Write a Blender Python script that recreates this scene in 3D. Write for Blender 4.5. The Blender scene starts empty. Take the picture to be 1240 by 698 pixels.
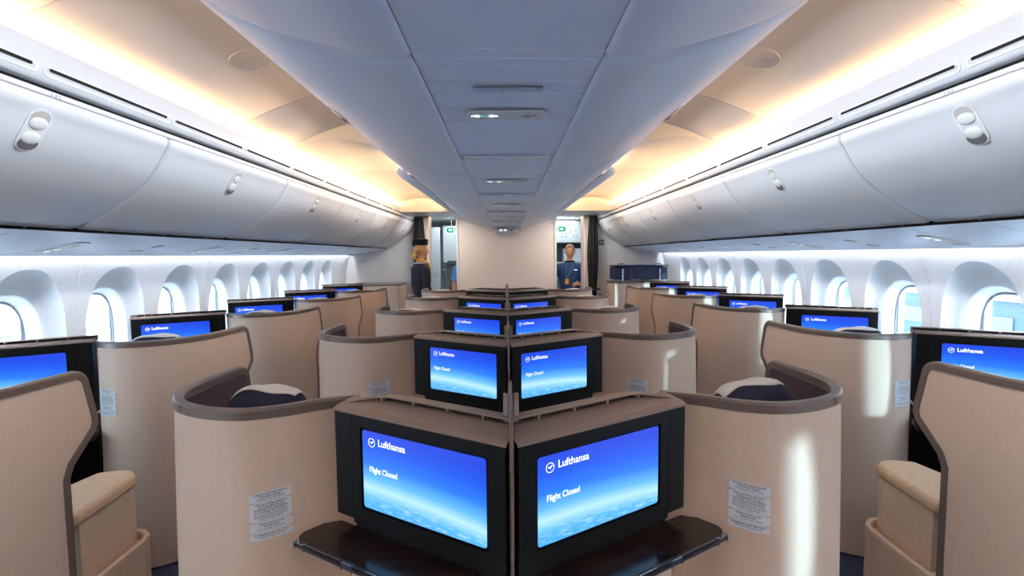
import bpy, bmesh, math, random
from mathutils import Vector, Matrix
random.seed(7)
C = bpy.context.scene.collection
PI = math.pi
EYE = 1.6

# ------------------------------------------------------------------ materials
def _new(name):
    m = bpy.data.materials.new(name); m.use_nodes = True
    nt = m.node_tree; b = nt.nodes['Principled BSDF']
    return m, nt, b
def srgb(r, g, b):
    f = lambda c: (c/255/12.92) if c/255 <= .04045 else ((c/255+.055)/1.055)**2.4
    return (f(r), f(g), f(b), 1)
def mat(name, rgb, rough=.5, metal=0, spec=.5, var=.0, vscale=40, bump=0, bscale=300, coat=0, emit=0, stretch=None, rgb2=None):
    m, nt, b = _new(name)
    col = srgb(*rgb)
    b.inputs['Base Color'].default_value = col
    b.inputs['Roughness'].default_value = rough
    b.inputs['Metallic'].default_value = metal
    b.inputs['Specular IOR Level'].default_value = spec
    b.inputs['Coat Weight'].default_value = coat
    if emit:
        b.inputs['Emission Color'].default_value = col; b.inputs['Emission Strength'].default_value = emit
    tc = nt.nodes.new('ShaderNodeTexCoord'); mp = nt.nodes.new('ShaderNodeMapping')
    nt.links.new(tc.outputs['Object'], mp.inputs['Vector'])
    if stretch: mp.inputs['Scale'].default_value = stretch
    if var:
        n = nt.nodes.new('ShaderNodeTexNoise'); n.inputs['Scale'].default_value = vscale; n.inputs['Detail'].default_value = 4
        nt.links.new(mp.outputs[0], n.inputs['Vector'])
        r = nt.nodes.new('ShaderNodeValToRGB')
        a = rgb2 if rgb2 else tuple(max(0, c*(1-var)) for c in rgb)
        c2 = rgb if rgb2 else tuple(min(255, c*(1+var)) for c in rgb)
        r.color_ramp.elements[0].color = srgb(*a); r.color_ramp.elements[1].color = srgb(*c2)
        r.color_ramp.elements[0].position = .35; r.color_ramp.elements[1].position = .65
        nt.links.new(n.outputs['Fac'], r.inputs['Fac']); nt.links.new(r.outputs['Color'], b.inputs['Base Color'])
    if bump:
        n = nt.nodes.new('ShaderNodeTexNoise'); n.inputs['Scale'].default_value = bscale
        nt.links.new(mp.outputs[0], n.inputs['Vector'])
        bp = nt.nodes.new('ShaderNodeBump'); bp.inputs['Strength'].default_value = bump; bp.inputs['Distance'].default_value = .002
        nt.links.new(n.outputs['Fac'], bp.inputs['Height']); nt.links.new(bp.outputs['Normal'], b.inputs['Normal'])
    return m

M = {}
M['shell'] = mat('beige_shell_fabric', (203, 181, 163), .62, spec=.35, var=.012, vscale=90, bump=.08, bscale=900)
M['trim'] = mat('taupe_metal_trim', (108, 94, 87), .34, spec=.6, metal=.15)
M['ledge'] = mat('taupe_ledge', (120, 102, 92), .45, var=.02)
M['dark'] = mat('dark_slot', (14, 13, 14), .8)
M['lining'] = mat('aubergine_lining_fabric', (84, 68, 70), .9, var=.18, vscale=500, bump=.5, bscale=900)
M['black'] = mat('black_monitor_plastic', (8, 8, 10), .5, spec=.18, bump=.15, bscale=1200)
M['wood'] = mat('dark_veneer', (48, 33, 29), .2, spec=.5, coat=.2, var=.3, vscale=6, stretch=(1, 14, 14), rgb2=(22, 15, 14))
M['chrome'] = mat('chrome', (200, 205, 210), .18, metal=1)
M['navy'] = mat('navy_seat_fabric', (32, 34, 58), .85, var=.25, vscale=300, bump=.5, bscale=500)
M['cloth'] = mat('white_headrest_cloth', (228, 226, 220), .8, bump=.3, bscale=400)
M['tan'] = mat('tan_leather', (204, 172, 140), .45, var=.03, bump=.3, bscale=250)
M['cream'] = mat('cream_console_plastic', (203, 177, 155), .5, var=.02)
M['sticker'] = mat('white_sticker', (205, 212, 220), .5)
M['ink'] = mat('dark_print', (50, 44, 52), .7)
M['white'] = mat('white_cabin_plastic', (238, 240, 243), .38, spec=.5)
M['bin'] = mat('white_bin_plastic', (226, 230, 236), .33, spec=.5, bump=.05, bscale=900)
M['cbin'] = mat('centre_bin_plastic', (222, 230, 248), .36, spec=.5, bump=.08, bscale=900)
M['service'] = mat('grey_service_panel', (216, 224, 242), .4, spec=.5)
M['plate'] = mat('warm_grey_sign_plate', (205, 202, 198), .4)
M['strip'] = mat('white_vent_strip', (220, 224, 231), .4)
M['wall'] = mat('sidewall_plastic', (232, 235, 240), .45, var=.01, vscale=60)
M['ceil'] = mat('ceiling_plastic', (248, 246, 242), .5)
M['bulk'] = mat('bulkhead_laminate', (236, 222, 210), .55, var=.02, vscale=120)
M['endwall'] = mat('pale_end_wall', (226, 226, 226), .5)
M['carpet'] = mat('navy_carpet', (38, 40, 60), .95, var=.5, vscale=220, bump=.6, bscale=600)
M['curtain'] = mat('black_curtain_cloth', (12, 12, 17), .9, bump=.3)
M['grey'] = mat('grey_metal', (150, 152, 158), .35, metal=.6)
M['skin'] = mat('skin', (214, 160, 130), .55)
M['hair_grey'] = mat('grey_hair', (165, 157, 150), .8, var=.12, vscale=400, bump=.6, bscale=300)
M['hair_blond'] = mat('blond_hair', (206, 164, 100), .6, var=.12, vscale=400, bump=.6, bscale=300)
M['uniform'] = mat('navy_wool_uniform', (24, 26, 44), .85)
M['polo'] = mat('navy_polo_cloth', (40, 70, 120), .8)
M['blue_shirt'] = mat('bright_blue_shirt_cloth', (60, 140, 225), .8)
M['yellow'] = mat('yellow_scarf_cloth', (232, 170, 40), .7)
M['lips'] = mat('lips', (170, 90, 85), .5)
M['eye'] = mat('eye_dark', (40, 30, 28), .3)
M['bag'] = mat('navy_bag_cloth', (26, 34, 66), .75, var=.2, vscale=30, bump=.5, bscale=60)
M['green'] = mat('green_exit_sign', (0, 120, 85), .4, emit=.5)
M['signwhite'] = mat('lit_white_symbol', (235, 250, 250), .4, emit=1.3)
M['signteal'] = mat('lit_teal_symbol', (20, 190, 175), .4, emit=1.0)
M['signred'] = mat('red_symbol', (150, 50, 60), .5)
M['signgrey'] = mat('unlit_symbol', (92, 88, 96), .5)
M['galley'] = mat('galley_laminate', (214, 224, 230), .4)
M['galley_dark'] = mat('dark_galley_panel', (70, 76, 84), .5)
M['jump'] = mat('grey_jump_seat_cloth', (104, 108, 114), .7)
M['mauve'] = mat('mauve_placard', (120, 104, 116), .5)
M['apron'] = mat('concrete_apron', (210, 214, 218), .9, var=.06, vscale=.3)
M['terminal'] = mat('blue_grey_cladding', (34, 58, 80), .5, var=.15, vscale=.4, stretch=(1, .2, 3))
M['lens'] = mat('frosted_lens', (235, 238, 240), .2)
M['steel_blue'] = mat('blue_bottle_plastic', (60, 130, 180), .3)

def emission(name, rgb, strength):
    m, nt, b = _new(name)
    b.inputs['Base Color'].default_value = srgb(*rgb)
    b.inputs['Emission Color'].default_value = srgb(*rgb); b.inputs['Emission Strength'].default_value = strength
    return m
M['cove'] = emission('amber_cove_strip', (255, 196, 128), 7)
M['wash'] = emission('white_wash_strip', (240, 246, 255), 3)
M['lamp'] = emission('fill_lamp_diffuser', (255, 225, 190), 5)  # glow of the fill lamps added behind the camera

def screen_mat():
    m, nt, b = _new('lit_screen_picture')
    N = nt.nodes; L = nt.links
    uv = N.new('ShaderNodeUVMap'); sep = N.new('ShaderNodeSeparateXYZ'); L.new(uv.outputs[0], sep.inputs[0])
    # curved horizon: t = v + 0.10*u + 0.12*u*u
    m1 = N.new('ShaderNodeMath'); m1.operation = 'MULTIPLY'; L.new(sep.outputs[0], m1.inputs[0]); L.new(sep.outputs[0], m1.inputs[1])
    m2 = N.new('ShaderNodeMath'); m2.operation = 'MULTIPLY_ADD'; L.new(m1.outputs[0], m2.inputs[0]); m2.inputs[1].default_value = .10; L.new(sep.outputs[1], m2.inputs[2])
    ramp = N.new('ShaderNodeValToRGB'); L.new(m2.outputs[0], ramp.inputs['Fac'])
    e = ramp.color_ramp.elements
    e[0].position = 0; e[0].color = srgb(70, 170, 250)
    e[1].position = 1; e[1].color = srgb(30, 70, 222)
    for p, c in ((.15, (96, 190, 250)), (.28, (185, 234, 255)), (.40, (104, 190, 255)), (.58, (44, 126, 246)), (.78, (28, 92, 236))):
        x = e.new(p); x.color = srgb(*c)
    n = N.new('ShaderNodeTexNoise'); n.inputs['Scale'].default_value = 9; n.inputs['Detail'].default_value = 8; n.inputs['Roughness'].default_value = .7
    mp = N.new('ShaderNodeMapping'); mp.inputs['Scale'].default_value = (1.2, 3.5, 1); mp.inputs['Rotation'].default_value = (0, 0, .2)
    L.new(uv.outputs[0], mp.inputs[0]); L.new(mp.outputs[0], n.inputs['Vector'])
    r2 = N.new('ShaderNodeValToRGB'); r2.color_ramp.elements[0].position = .5; r2.color_ramp.elements[1].position = .66
    L.new(n.outputs['Fac'], r2.inputs['Fac'])
    r3 = N.new('ShaderNodeValToRGB'); r3.color_ramp.elements[0].position = .14; r3.color_ramp.elements[0].color = (1, 1, 1, 1)
    r3.color_ramp.elements[1].position = .30; r3.color_ramp.elements[1].color = (0, 0, 0, 1); L.new(m2.outputs[0], r3.inputs['Fac'])
    mm = N.new('ShaderNodeMath'); mm.operation = 'MULTIPLY'; L.new(r2.outputs[0], mm.inputs[0]); L.new(r3.outputs[0], mm.inputs[1])
    mm2 = N.new('ShaderNodeMath'); mm2.operation = 'MULTIPLY'; L.new(mm.outputs[0], mm2.inputs[0]); mm2.inputs[1].default_value = .75
    mix = N.new('ShaderNodeMix'); mix.data_type = 'RGBA'; L.new(mm2.outputs[0], mix.inputs['Factor']); L.new(ramp.outputs[0], mix.inputs['A'])
    mix.inputs['B'].default_value = srgb(205, 240, 255)
    L.new(mix.outputs['Result'], b.inputs['Emission Color']); b.inputs['Emission Strength'].default_value = 1.12
    b.inputs['Base Color'].default_value = (.01, .01, .02, 1); b.inputs['Roughness'].default_value = .2
    return m
M['screen'] = screen_mat()
M['screentext'] = emission('lit_screen_lettering', (245, 250, 255), 1.0)

def glass_mat():
    m = bpy.data.materials.new('cabin_window_glass'); m.use_nodes = True; nt = m.node_tree; nt.nodes.clear()
    o = nt.nodes.new('ShaderNodeOutputMaterial'); t = nt.nodes.new('ShaderNodeBsdfTransparent'); g = nt.nodes.new('ShaderNodeBsdfGlossy')
    t.inputs[0].default_value = (.93, .98, 1, 1); g.inputs['Roughness'].default_value = .03
    mx = nt.nodes.new('ShaderNodeMixShader'); mx.inputs[0].default_value = .06
    nt.links.new(t.outputs[0], mx.inputs[1]); nt.links.new(g.outputs[0], mx.inputs[2]); nt.links.new(mx.outputs[0], o.inputs[0])
    return m
M['glass'] = glass_mat()

M['sun_block'] = mat('sun_blocking_pane', (30, 44, 66), .1)  # opaque panes behind the camera, added to block sun from the left seats
# ------------------------------------------------------------------ helpers
def link(o, parent=None):
    C.objects.link(o)
    if parent is not None: o.parent = parent
    return o
def mk(name, vf, m, parent=None, smooth=True, ang=.6, uvs=None, loc=None):
    me = bpy.data.meshes.new(name)
    v, f = vf
    me.from_pydata([tuple(x) for x in v], [], f); me.update()
    bm = bmesh.new(); bm.from_mesh(me); bmesh.ops.recalc_face_normals(bm, faces=bm.faces); bm.to_mesh(me); bm.free()
    if smooth:
        me.shade_smooth(); me.set_sharp_from_angle(angle=ang)
    me.materials.append(m if not isinstance(m, str) else M[m])
    if uvs:
        ul = me.uv_layers.new(name='UVMap')
        for lp in me.loops: ul.data[lp.index].uv = uvs[lp.vertex_index]
    o = bpy.data.objects.new(name, me)
    if loc: o.location = loc
    return link(o, parent)
def bevel(o, w, seg=2):
    b = o.modifiers.new('round', 'BEVEL'); b.width = w; b.segments = seg; b.limit_method = 'ANGLE'; b.angle_limit = .6
    return o
def thing(name, label, cat, loc=(0, 0, 0), group=None, rz=0):
    o = bpy.data.objects.new(name, None); C.objects.link(o); o.location = loc; o.rotation_euler = (0, 0, rz)
    o.empty_display_size = .1
    o['label'] = label; o['category'] = cat
    if group: o['group'] = group
    return o
def tag(o, label, cat, group=None):
    o['label'] = label; o['category'] = cat
    if group: o['group'] = group
    return o
def struct(o): o['kind'] = 'structure'; return o
def join(*vfs):
    V, Fc = [], []
    for v, f in vfs:
        n = len(V); V += list(v); Fc += [tuple(i+n for i in q) for q in f]
    return V, Fc
def box(x0, x1, y0, y1, z0, z1):
    v = [(x, y, z) for x in (x0, x1) for y in (y0, y1) for z in (z0, z1)]
    return v, [(0, 1, 3, 2), (4, 6, 7, 5), (0, 4, 5, 1), (2, 3, 7, 6), (0, 2, 6, 4), (1, 5, 7, 3)]
def prism(poly, z0, z1, fn=None):
    n = len(poly)
    fn = fn or (lambda a, b, z: (a, b, z))
    v = [fn(a, b, z0) for a, b in poly]+[fn(a, b, z1) for a, b in poly]
    f = [tuple(range(n))[::-1], tuple(range(n, 2*n))]+[(i, (i+1) % n, n+(i+1) % n, n+i) for i in range(n)]
    return v, f
def grid(P, closed_u=False, closed_v=False):
    nu, nv = len(P), len(P[0])
    v = [p for r in P for p in r]; f = []
    for i in range(nu if closed_u else nu-1):
        for j in range(nv if closed_v else nv-1):
            a = i*nv+j; b = ((i+1) % nu)*nv+j; c = ((i+1) % nu)*nv+(j+1) % nv; d = i*nv+(j+1) % nv
            f.append((a, b, c, d))
    return v, f
def xform(vf, fn): return [fn(*p) for p in vf[0]], vf[1]
def tube(pts, r, n=10, caps=True):
    pts = [Vector(p) for p in pts]; R = r if isinstance(r, (list, tuple)) else [r]*len(pts)
    rings = []
    for i, p in enumerate(pts):
        t = (pts[min(i+1, len(pts)-1)]-pts[max(i-1, 0)]).normalized()
        a = t.orthogonal().normalized() if i == 0 else (a_prev-t*a_prev.dot(t)).normalized()
        a_prev = a; b = t.cross(a)
        rings.append([tuple(p+(a*math.cos(k*2*PI/n)+b*math.sin(k*2*PI/n))*R[i]) for k in range(n)])
    v, f = grid(rings, closed_v=True)
    if caps:
        f.append(tuple(range(n))); f.append(tuple(range(len(v)-n, len(v))))
    return v, f
def ellipsoid(cx, cy, cz, rx, ry, rz, n=20, m=12, pw=1.0):
    rows = []
    for i in range(m+1):
        th = PI*i/m; row = []
        for k in range(n):
            ph = 2*PI*k/n
            s = lambda q: math.copysign(abs(q)**pw, q)
            row.append((cx+rx*s(math.sin(th))*s(math.cos(ph)), cy+ry*s(math.sin(th))*s(math.sin(ph)), cz+rz*s(math.cos(th))))
        rows.append(row)
    return grid(rows, closed_v=True)
def catmull(pts, n=8):
    P = [Vector(p) for p in pts]; out = []
    for i in range(len(P)-1):
        p0 = P[i-1] if i else P[0]*2-P[1]; p1 = P[i]; p2 = P[i+1]; p3 = P[i+2] if i+2 < len(P) else P[-1]*2-P[-2]
        for k in range(n):
            t = k/n
            out.append(.5*((2*p1)+(p2-p0)*t+(2*p0-5*p1+4*p2-p3)*t*t+(3*p1-p0-3*p2+p3)*t**3))
    out.append(P[-1]); return out
_tx = {}
def text_vf(s, size=1.0, bold=0.0, align='LEFT', width=None):
    k = (s, size, bold, align, width)
    if k in _tx: return _tx[k]
    cu = bpy.data.curves.new('lettering', 'FONT'); cu.body = s; cu.size = size; cu.align_x = align; cu.offset = bold; cu.resolution_u = 3
    o = bpy.data.objects.new('lettering', cu); C.objects.link(o); bpy.context.view_layer.update()
    me = bpy.data.meshes.new_from_object(o.evaluated_get(bpy.context.evaluated_depsgraph_get()))
    v = [tuple(x.co) for x in me.vertices]; f = [tuple(p.vertices) for p in me.polygons]
    bpy.data.objects.remove(o); bpy.data.curves.remove(cu); bpy.data.meshes.remove(me)
    if width and v:
        w = max(p[0] for p in v)-min(p[0] for p in v); q = width/w; v = [(p[0]*q, p[1]*q, 0) for p in v]
    _tx[k] = (v, f); return _tx[k]
def copy_tree(o, parent=None):
    c = o.copy(); C.objects.link(c); c.parent = parent
    for ch in list(o.children): copy_tree(ch, c)
    return c

SIDE = {-1: "on the hatted attendant's side", 1: "on the navy bag's side"}
ORD = ['first', 'second', 'third', 'fourth', 'fifth', 'sixth', 'seventh', 'eighth', 'ninth', 'tenth', 'eleventh', 'twelfth', 'thirteenth', 'fourteenth', 'fifteenth']

# ------------------------------------------------------------------ seat suites
TOP = 1.18
def yend_rel(z):                       # aisle end of the shell side, relative to its top corner
    pts = [(0, -.115), (.45, -.112), (.80, -.105), (.84, -.085), (.935, .022), (.965, .036), (1.0, .034), (1.18, .0)]
    for (z0, a), (z1, b) in zip(pts, pts[1:]):
        if z <= z1: return a+(b-a)*(z-z0)/(z1-z0)
    return 0.
RC = .05
def round_corner(z):
    d = z-(TOP-RC)
    return 0 if d <= 0 else RC-math.sqrt(max(0, RC*RC-d*d))
class Shell:
    """a curved sheet wall: plan path, vertical sides, cut aisle end"""
    def __init__(s, side, path, ys, ye, n=10):
        pts = catmull([(x*side, y, 0) for x, y in path], n)
        s.side = side; s.p = pts; s.ys = ys; s.ye = ye; s.N = len(pts)
        s.nrm = []
        for i in range(s.N):
            t = (pts[min(i+1, s.N-1)]-pts[max(i-1, 0)]).normalized()
            s.nrm.append(Vector((t.y, -t.x, 0)))
        # outward = away from the seat: seat centre is inside the curve
        cx = sum(p.x for p in pts)/s.N; c = Vector((cx, max(p.y for p in pts), 0))
        m = s.N//2
        if s.nrm[m].dot(pts[m]-c) < 0: s.nrm = [-q for q in s.nrm]
    def pos(s, i, z, off=0, end=True):
        f = min(max(i, 0), s.N-1); a = int(math.floor(f)); b = min(a+1, s.N-1); t = f-a
        p = s.p[a].lerp(s.p[b], t); n = s.nrm[a].lerp(s.nrm[b], t).normalized()
        x, y = p.x, p.y
        if y > s.ys and i > s.N*.4:
            q = (y-s.ys)/(s.ye-s.ys)
            y = s.ys+q*(s.ye+yend_rel(z)-round_corner(z)-s.ys)
        bulge = .018*(1-(z/TOP)**2)*min(1, f/6)
        return Vector((x, y, z))+n*(off+bulge)
    def zs(s): return [.01, .2, .45, .6, .7, .78, .80, .82, .84, .86, .89, .92, .935, .95, .965, .98, 1.0, 1.06, 1.12, 1.13, 1.14, 1.15, 1.16, 1.168, 1.175, 1.179]
    def sheet(s, i0, i1, z0, z1, off):
        zs = [z for z in s.zs() if z0 < z < z1]; zs = [z0]+zs+[z1]
        n = int(i1-i0)
        return grid([[tuple(s.pos(i0+(i1-i0)*k/n, z, off)) for z in zs] for k in range(n+1)])
    def body(s, th=.020):
        N1 = s.N-1
        a = s.sheet(0, N1, .01, TOP-.004, 0); b = s.sheet(0, N1, .01, TOP-.004, -th)
        zs = [.01]+[z for z in s.zs() if .01 < z < TOP-.004]+[TOP-.004]
        t = grid([[tuple(s.pos(i, TOP-.004, 0)), tuple(s.pos(i, TOP-.004, -th))] for i in range(s.N)])
        e = grid([[tuple(s.pos(N1, z, 0)), tuple(s.pos(N1, z, -th))] for z in zs])
        e2 = grid([[tuple(s.pos(0, z, 0)), tuple(s.pos(0, z, -th))] for z in zs])
        return join(a, b, t, e, e2)
    def boundary(s, zlow=.02):
        N1 = s.N-1; B = []
        for i in range(0, s.N-1): B.append((s.pos(i, TOP), s.nrm[i]))
        last = s.pos(N1, TOP-.0001)
        zz = [TOP-.0001+0*0] + [TOP-RC*(1-math.cos(a*PI/16)) for a in range(1, 9)] + [1.1, 1.05, 1.0, .98, .965, .95, .935, .91, .87, .84, .82, .80, .75, .6, .4, .2, zlow]
        B = [b for b in B if (b[0]-last).dot(s.p[-1]-s.p[-3]) < 0]
        for z in zz: B.append((s.pos(N1, z), s.nrm[-1]))
        return B
    def trim(s, w=.027, t=.0145, th=.020, zlow=.02):
        B = s.boundary(zlow); rings = []
        for k, (p, n) in enumerate(B):
            a = B[max(k-1, 0)][0]; b = B[min(k+1, len(B)-1)][0]
            tg = (b-a).normalized(); m = n.cross(tg).normalized()
            if k == 0: sgn = -1 if m.z > 0 else 1
            m = m*sgn
            c = p-n*th/2
            cs = [(-t, w), (-t-.001, .004), (-t+.006, -.003), (t-.006, -.003), (t+.001, .004), (t, w)]
            rings.append([tuple(c+n*q+m*r) for q, r in cs])
        v, f = grid(rings, closed_v=True); n6 = 6
        f.append(tuple(range(n6))); f.append(tuple(range(len(v)-n6, len(v))))
        return v, f

PLAC = [("Während des Fluges bitte den\nBeckengurt anlegen.", "Fasten lap belt while seated.", .028),
        ("Während Rollen, Start und\nLandung legen Sie den\nSchultergurt an und schließen\nund verriegeln Sie die Fächer.", "During taxi, take-off and landing,\nfasten shoulder belt and close and\nlatch all compartments.", .054),
        ("Schwimmweste in der\nSeitenkonsole.", "Life vest under side console.", .028),
        ("Entriegelung unter dem Tisch.", "Release handle under table.", .022)]
def placard(root, sh, ic, zt, tilt, rowscale=1.0):
    """four printed stickers following the shell surface"""
    step = (sh.pos(ic+.5, 1)-sh.pos(ic-.5, 1)).length
    rt = sh.pos(ic+.5, 1)-sh.pos(ic-.5, 1); sgn = 1 if rt.x > 0 else -1     # towards viewer's right
    W = .108*rowscale
    def fn(off):
        def g(a, b, _=0):
            return tuple(sh.pos(ic+sgn*a/step, zt+b+a*tilt, off))
        return g
    plates, inks = [], []
    z = 0
    for ger, eng, h in PLAC:
        h *= rowscale
        n = 6; rows = []
        for k in range(n+1):
            a = -W/2+W*k/n; c = .003 if k in (0, n) else 0
            rows.append([fn(.0022)(a, z-c), fn(.0022)(a, z-h+c)])
        plates.append(grid(rows))
        y = z-.0075*rowscale
        for txt, sz, bold in ((ger, .0072, .012), (eng, .0064, .0)):
            for ln in txt.split('\n'):
                tv = text_vf(ln, 1.0, bold, 'CENTER')
                q = sz*rowscale
                wd = max(p[0] for p in tv[0])*2*q
                qx = q*min(1, .1*rowscale/wd)
                inks.append(xform(tv, lambda a, b, c, y=y, q=q, qx=qx: fn(.003)(a*qx, y+b*q)))
                y -= sz*.98*rowscale
        z -= h+.0012
    p = mk('placard', join(*plates), 'sticker', root, smooth=False); 
    p['label'] = 'white printed instruction stickers'
    mk('placard_lettering', join(*inks), 'ink', p, smooth=False)

def monitor_parts(root, A, d, nrm, L, zt, zb, su0, su1, sz0, sz1, mitre=False):
    """A: outer corner (x,y); d: unit direction along the box; nrm: outward to the viewer"""
    A = Vector((A[0], A[1], 0)); d = Vector((d[0], d[1], 0)); nrm = Vector((nrm[0], nrm[1], 0))
    def Mx(u, w, z):
        if mitre: u = min(u, .5587+.591*min(w, 0))     # the two units of a pair meet on the centre line
        return tuple(A+d*u+nrm*w+Vector((0, 0, z)))
    right = (-nrm).cross(Vector((0, 0, 1)))
    flip = right.dot(d) < 0
    D = .10
    # housing with a frame opening around the screen
    seam = .064
    o = mk('monitor', join(*[xform(q, lambda a, b, c: Mx(a, b, c)) for q in (
        box(0.0, seam-.0012, -D, 0, zb+.012, zt), box(seam, L, -D, -.008, zb, zt),
        box(.03, L-.02, -D+.006, -.02, zb+.014, zt-.002), box(seam, su0-.006, -.009, 0, zb, zt), box(su1+.006, L, -.009, 0, zb, zt),
        box(su0-.006, su1+.006, -.009, 0, sz1+.006, zt), box(su0-.006, su1+.006, -.009, 0, zb, sz0-.006))]), 'black', root, smooth=False)
    o['label'] = 'black monitor housing'
    # screen with rounded corners
    r = .008; W = su1-su0; H = sz1-sz0; P = []
    for cx, cy, a0 in ((W-r, H-r, 0), (r, H-r, 1), (r, r, 2), (W-r, r, 3)):
        for k in range(5):
            a = a0*PI/2+k*PI/8; P.append((cx+r*math.cos(a), cy+r*math.sin(a)))
    def S(a, b, w): return Mx(su1-a if flip else su0+a, w, sz0+b)
    v = [S(a, b, -.003) for a, b in P]
    sc = mk('screen', (v, [tuple(range(len(v)))]), 'screen', o, smooth=False, uvs=[(a/W, b/H) for a, b in P])
    sc['label'] = 'lit blue screen'
    # lettering and round emblem
    L1 = text_vf('Lufthansa', 1, .014, width=.235*W); L2 = text_vf('Flight Closed', 1, .012, width=.245*W)
    def lettering(nm, *q): mk(nm, join(*q), 'screentext', o, smooth=False)
    lettering('airline_lettering', xform(L1, lambda a, b, c: S(.145*W+a, .835*H+b*1.05, -.002)))
    lettering('status_lettering', xform(L2, lambda a, b, c: S(.062*W+a, .485*H+b*1.15, -.002)))
    cx, cy, R0 = .088*W, .86*H, .031*W
    ring = grid([[(cx+q*math.cos(k*PI/12), cy+q*math.sin(k*PI/12), 0) for q in (R0*.86, R0)] for k in range(25)])
    crane = ([(cx+a*R0, cy+b*R0, 0) for a, b in ((-.72, .34), (-.45, .12), (-.1, .12), (.2, .34), (.72, .42), (.35, .05), (.1, -.12), (.0, -.4), (-.12, -.1), (-.4, -.05))], [tuple(range(10))])
    lettering('round_emblem', *[xform(q, lambda a, b, c: S(a, b, -.002)) for q in (ring, crane)])
    return Mx

def ledge_parts(root, Mx, L, zt, wrap=True, fin=True, zr=None):
    D = .10; zr = zr or zt+.035
    prof = [(.002, zt), (.002, zt+.006), (-.012, zt+.012), (-.078, zr-.014), (-.078, zr-.024), (-D, zr-.024), (-D, zt)]
    us = [-.004, L+.004]
    v = [Mx(u, w, z) for u in us for w, z in prof]; n = len(prof)
    f = [tuple(range(n)), tuple(range(n, 2*n))]+[(i, (i+1) % n, n+(i+1) % n, n+i) for i in range(n)]
    mk('ledge', (v, f), 'ledge', root, smooth=False)
    # slotted rail; beside a shell its outer end bends forward and down to meet the shell rim
    def bend(u):
        q = max(0, (.13-u)/.13) if fin else 0
        return .052*q**1.6, -.022*q**1.4
    us = [-.008+(L+.012)*k/28 for k in range(29)]
    def bar(w0, w1, z0, z1):
        rows = []
        for u in us:
            dw, dz = bend(u); rows.append([Mx(u, w0+dw, z0+dz), Mx(u, w1+dw, z0+dz), Mx(u, w1+dw, z1+dz), Mx(u, w0+dw, z1+dz)])
        v, f = grid(rows, closed_v=True); f += [(0, 1, 2, 3), (112, 113, 114, 115)]
        return v, f
    a = [bar(-.112, -.100, zt-.004, zr), bar(-.102, -.078, zr-.004, zr), bar(-.102, -.072, zr-.021, zr-.015)]
    for k in range(6):
        u = us[0]+(us[-1]-us[0])*k/5; dw, dz = bend(u)
        a.append(xform(box(u-.0035, u+.0035, -.100, -.077, zr-.017, zr-.002), lambda p, q, r: Mx(p, q+dw, r+dz)))
    rl = bevel(mk('vent_rail', join(*a), 'ledge', root, smooth=False), .0015, 1)
    mk('vent_slot', bar(-.0995, -.094, zr-.015, zr-.004), 'dark', rl, smooth=False)
    if fin:
        v, f = prism([(-.135, 0), (-.135, .05), (-.125, .062), (-.115, .062), (-.105, .05), (-.088, 0)], -.015, 0, lambda w, z, u: Mx(.5587+.591*w+u, w, zt+.02+z))
        bevel(mk('fin', (v, f), 'trim', root, smooth=False), .003, 2)

def table_parts(root, Mx, L, zt, u0=-.055, u1=.46, wd=.105):
    th = .02
    P = []
    for a in range(7):     # rounded outer corner
        q = PI/2+a*PI/12; P.append((u0+.035+.035*math.cos(q), wd-.035+.035*math.sin(q)))
    P = P+[(u0+.012, .015), (u0+.045, -.022), (u1, -.022), (u1-.03, wd)]
    tb = bevel(mk('side_table', prism(P, zt-th, zt, Mx), 'wood', root, smooth=False), .002, 1)
    mk('metal_edge', join(xform(box(u0+.04, u1-.035, wd, wd+.003, zt-.006, zt-.003), Mx), xform(box(u0+.04, u1-.035, wd, wd+.003, zt-th-.001, zt-th+.003), Mx)), 'chrome', tb, smooth=False)
    for u in (u0+.035, u0+.215):
        mk('hinge', join(xform(box(u-.018, u+.018, wd, wd+.006, zt-th+.003, zt-.005), Mx), xform(box(u-.02, u-.016, wd, wd+.009, zt-th, zt), Mx), xform(box(u+.016, u+.02, wd, wd+.009, zt-th, zt), Mx)), 'chrome', tb, smooth=False)

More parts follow.
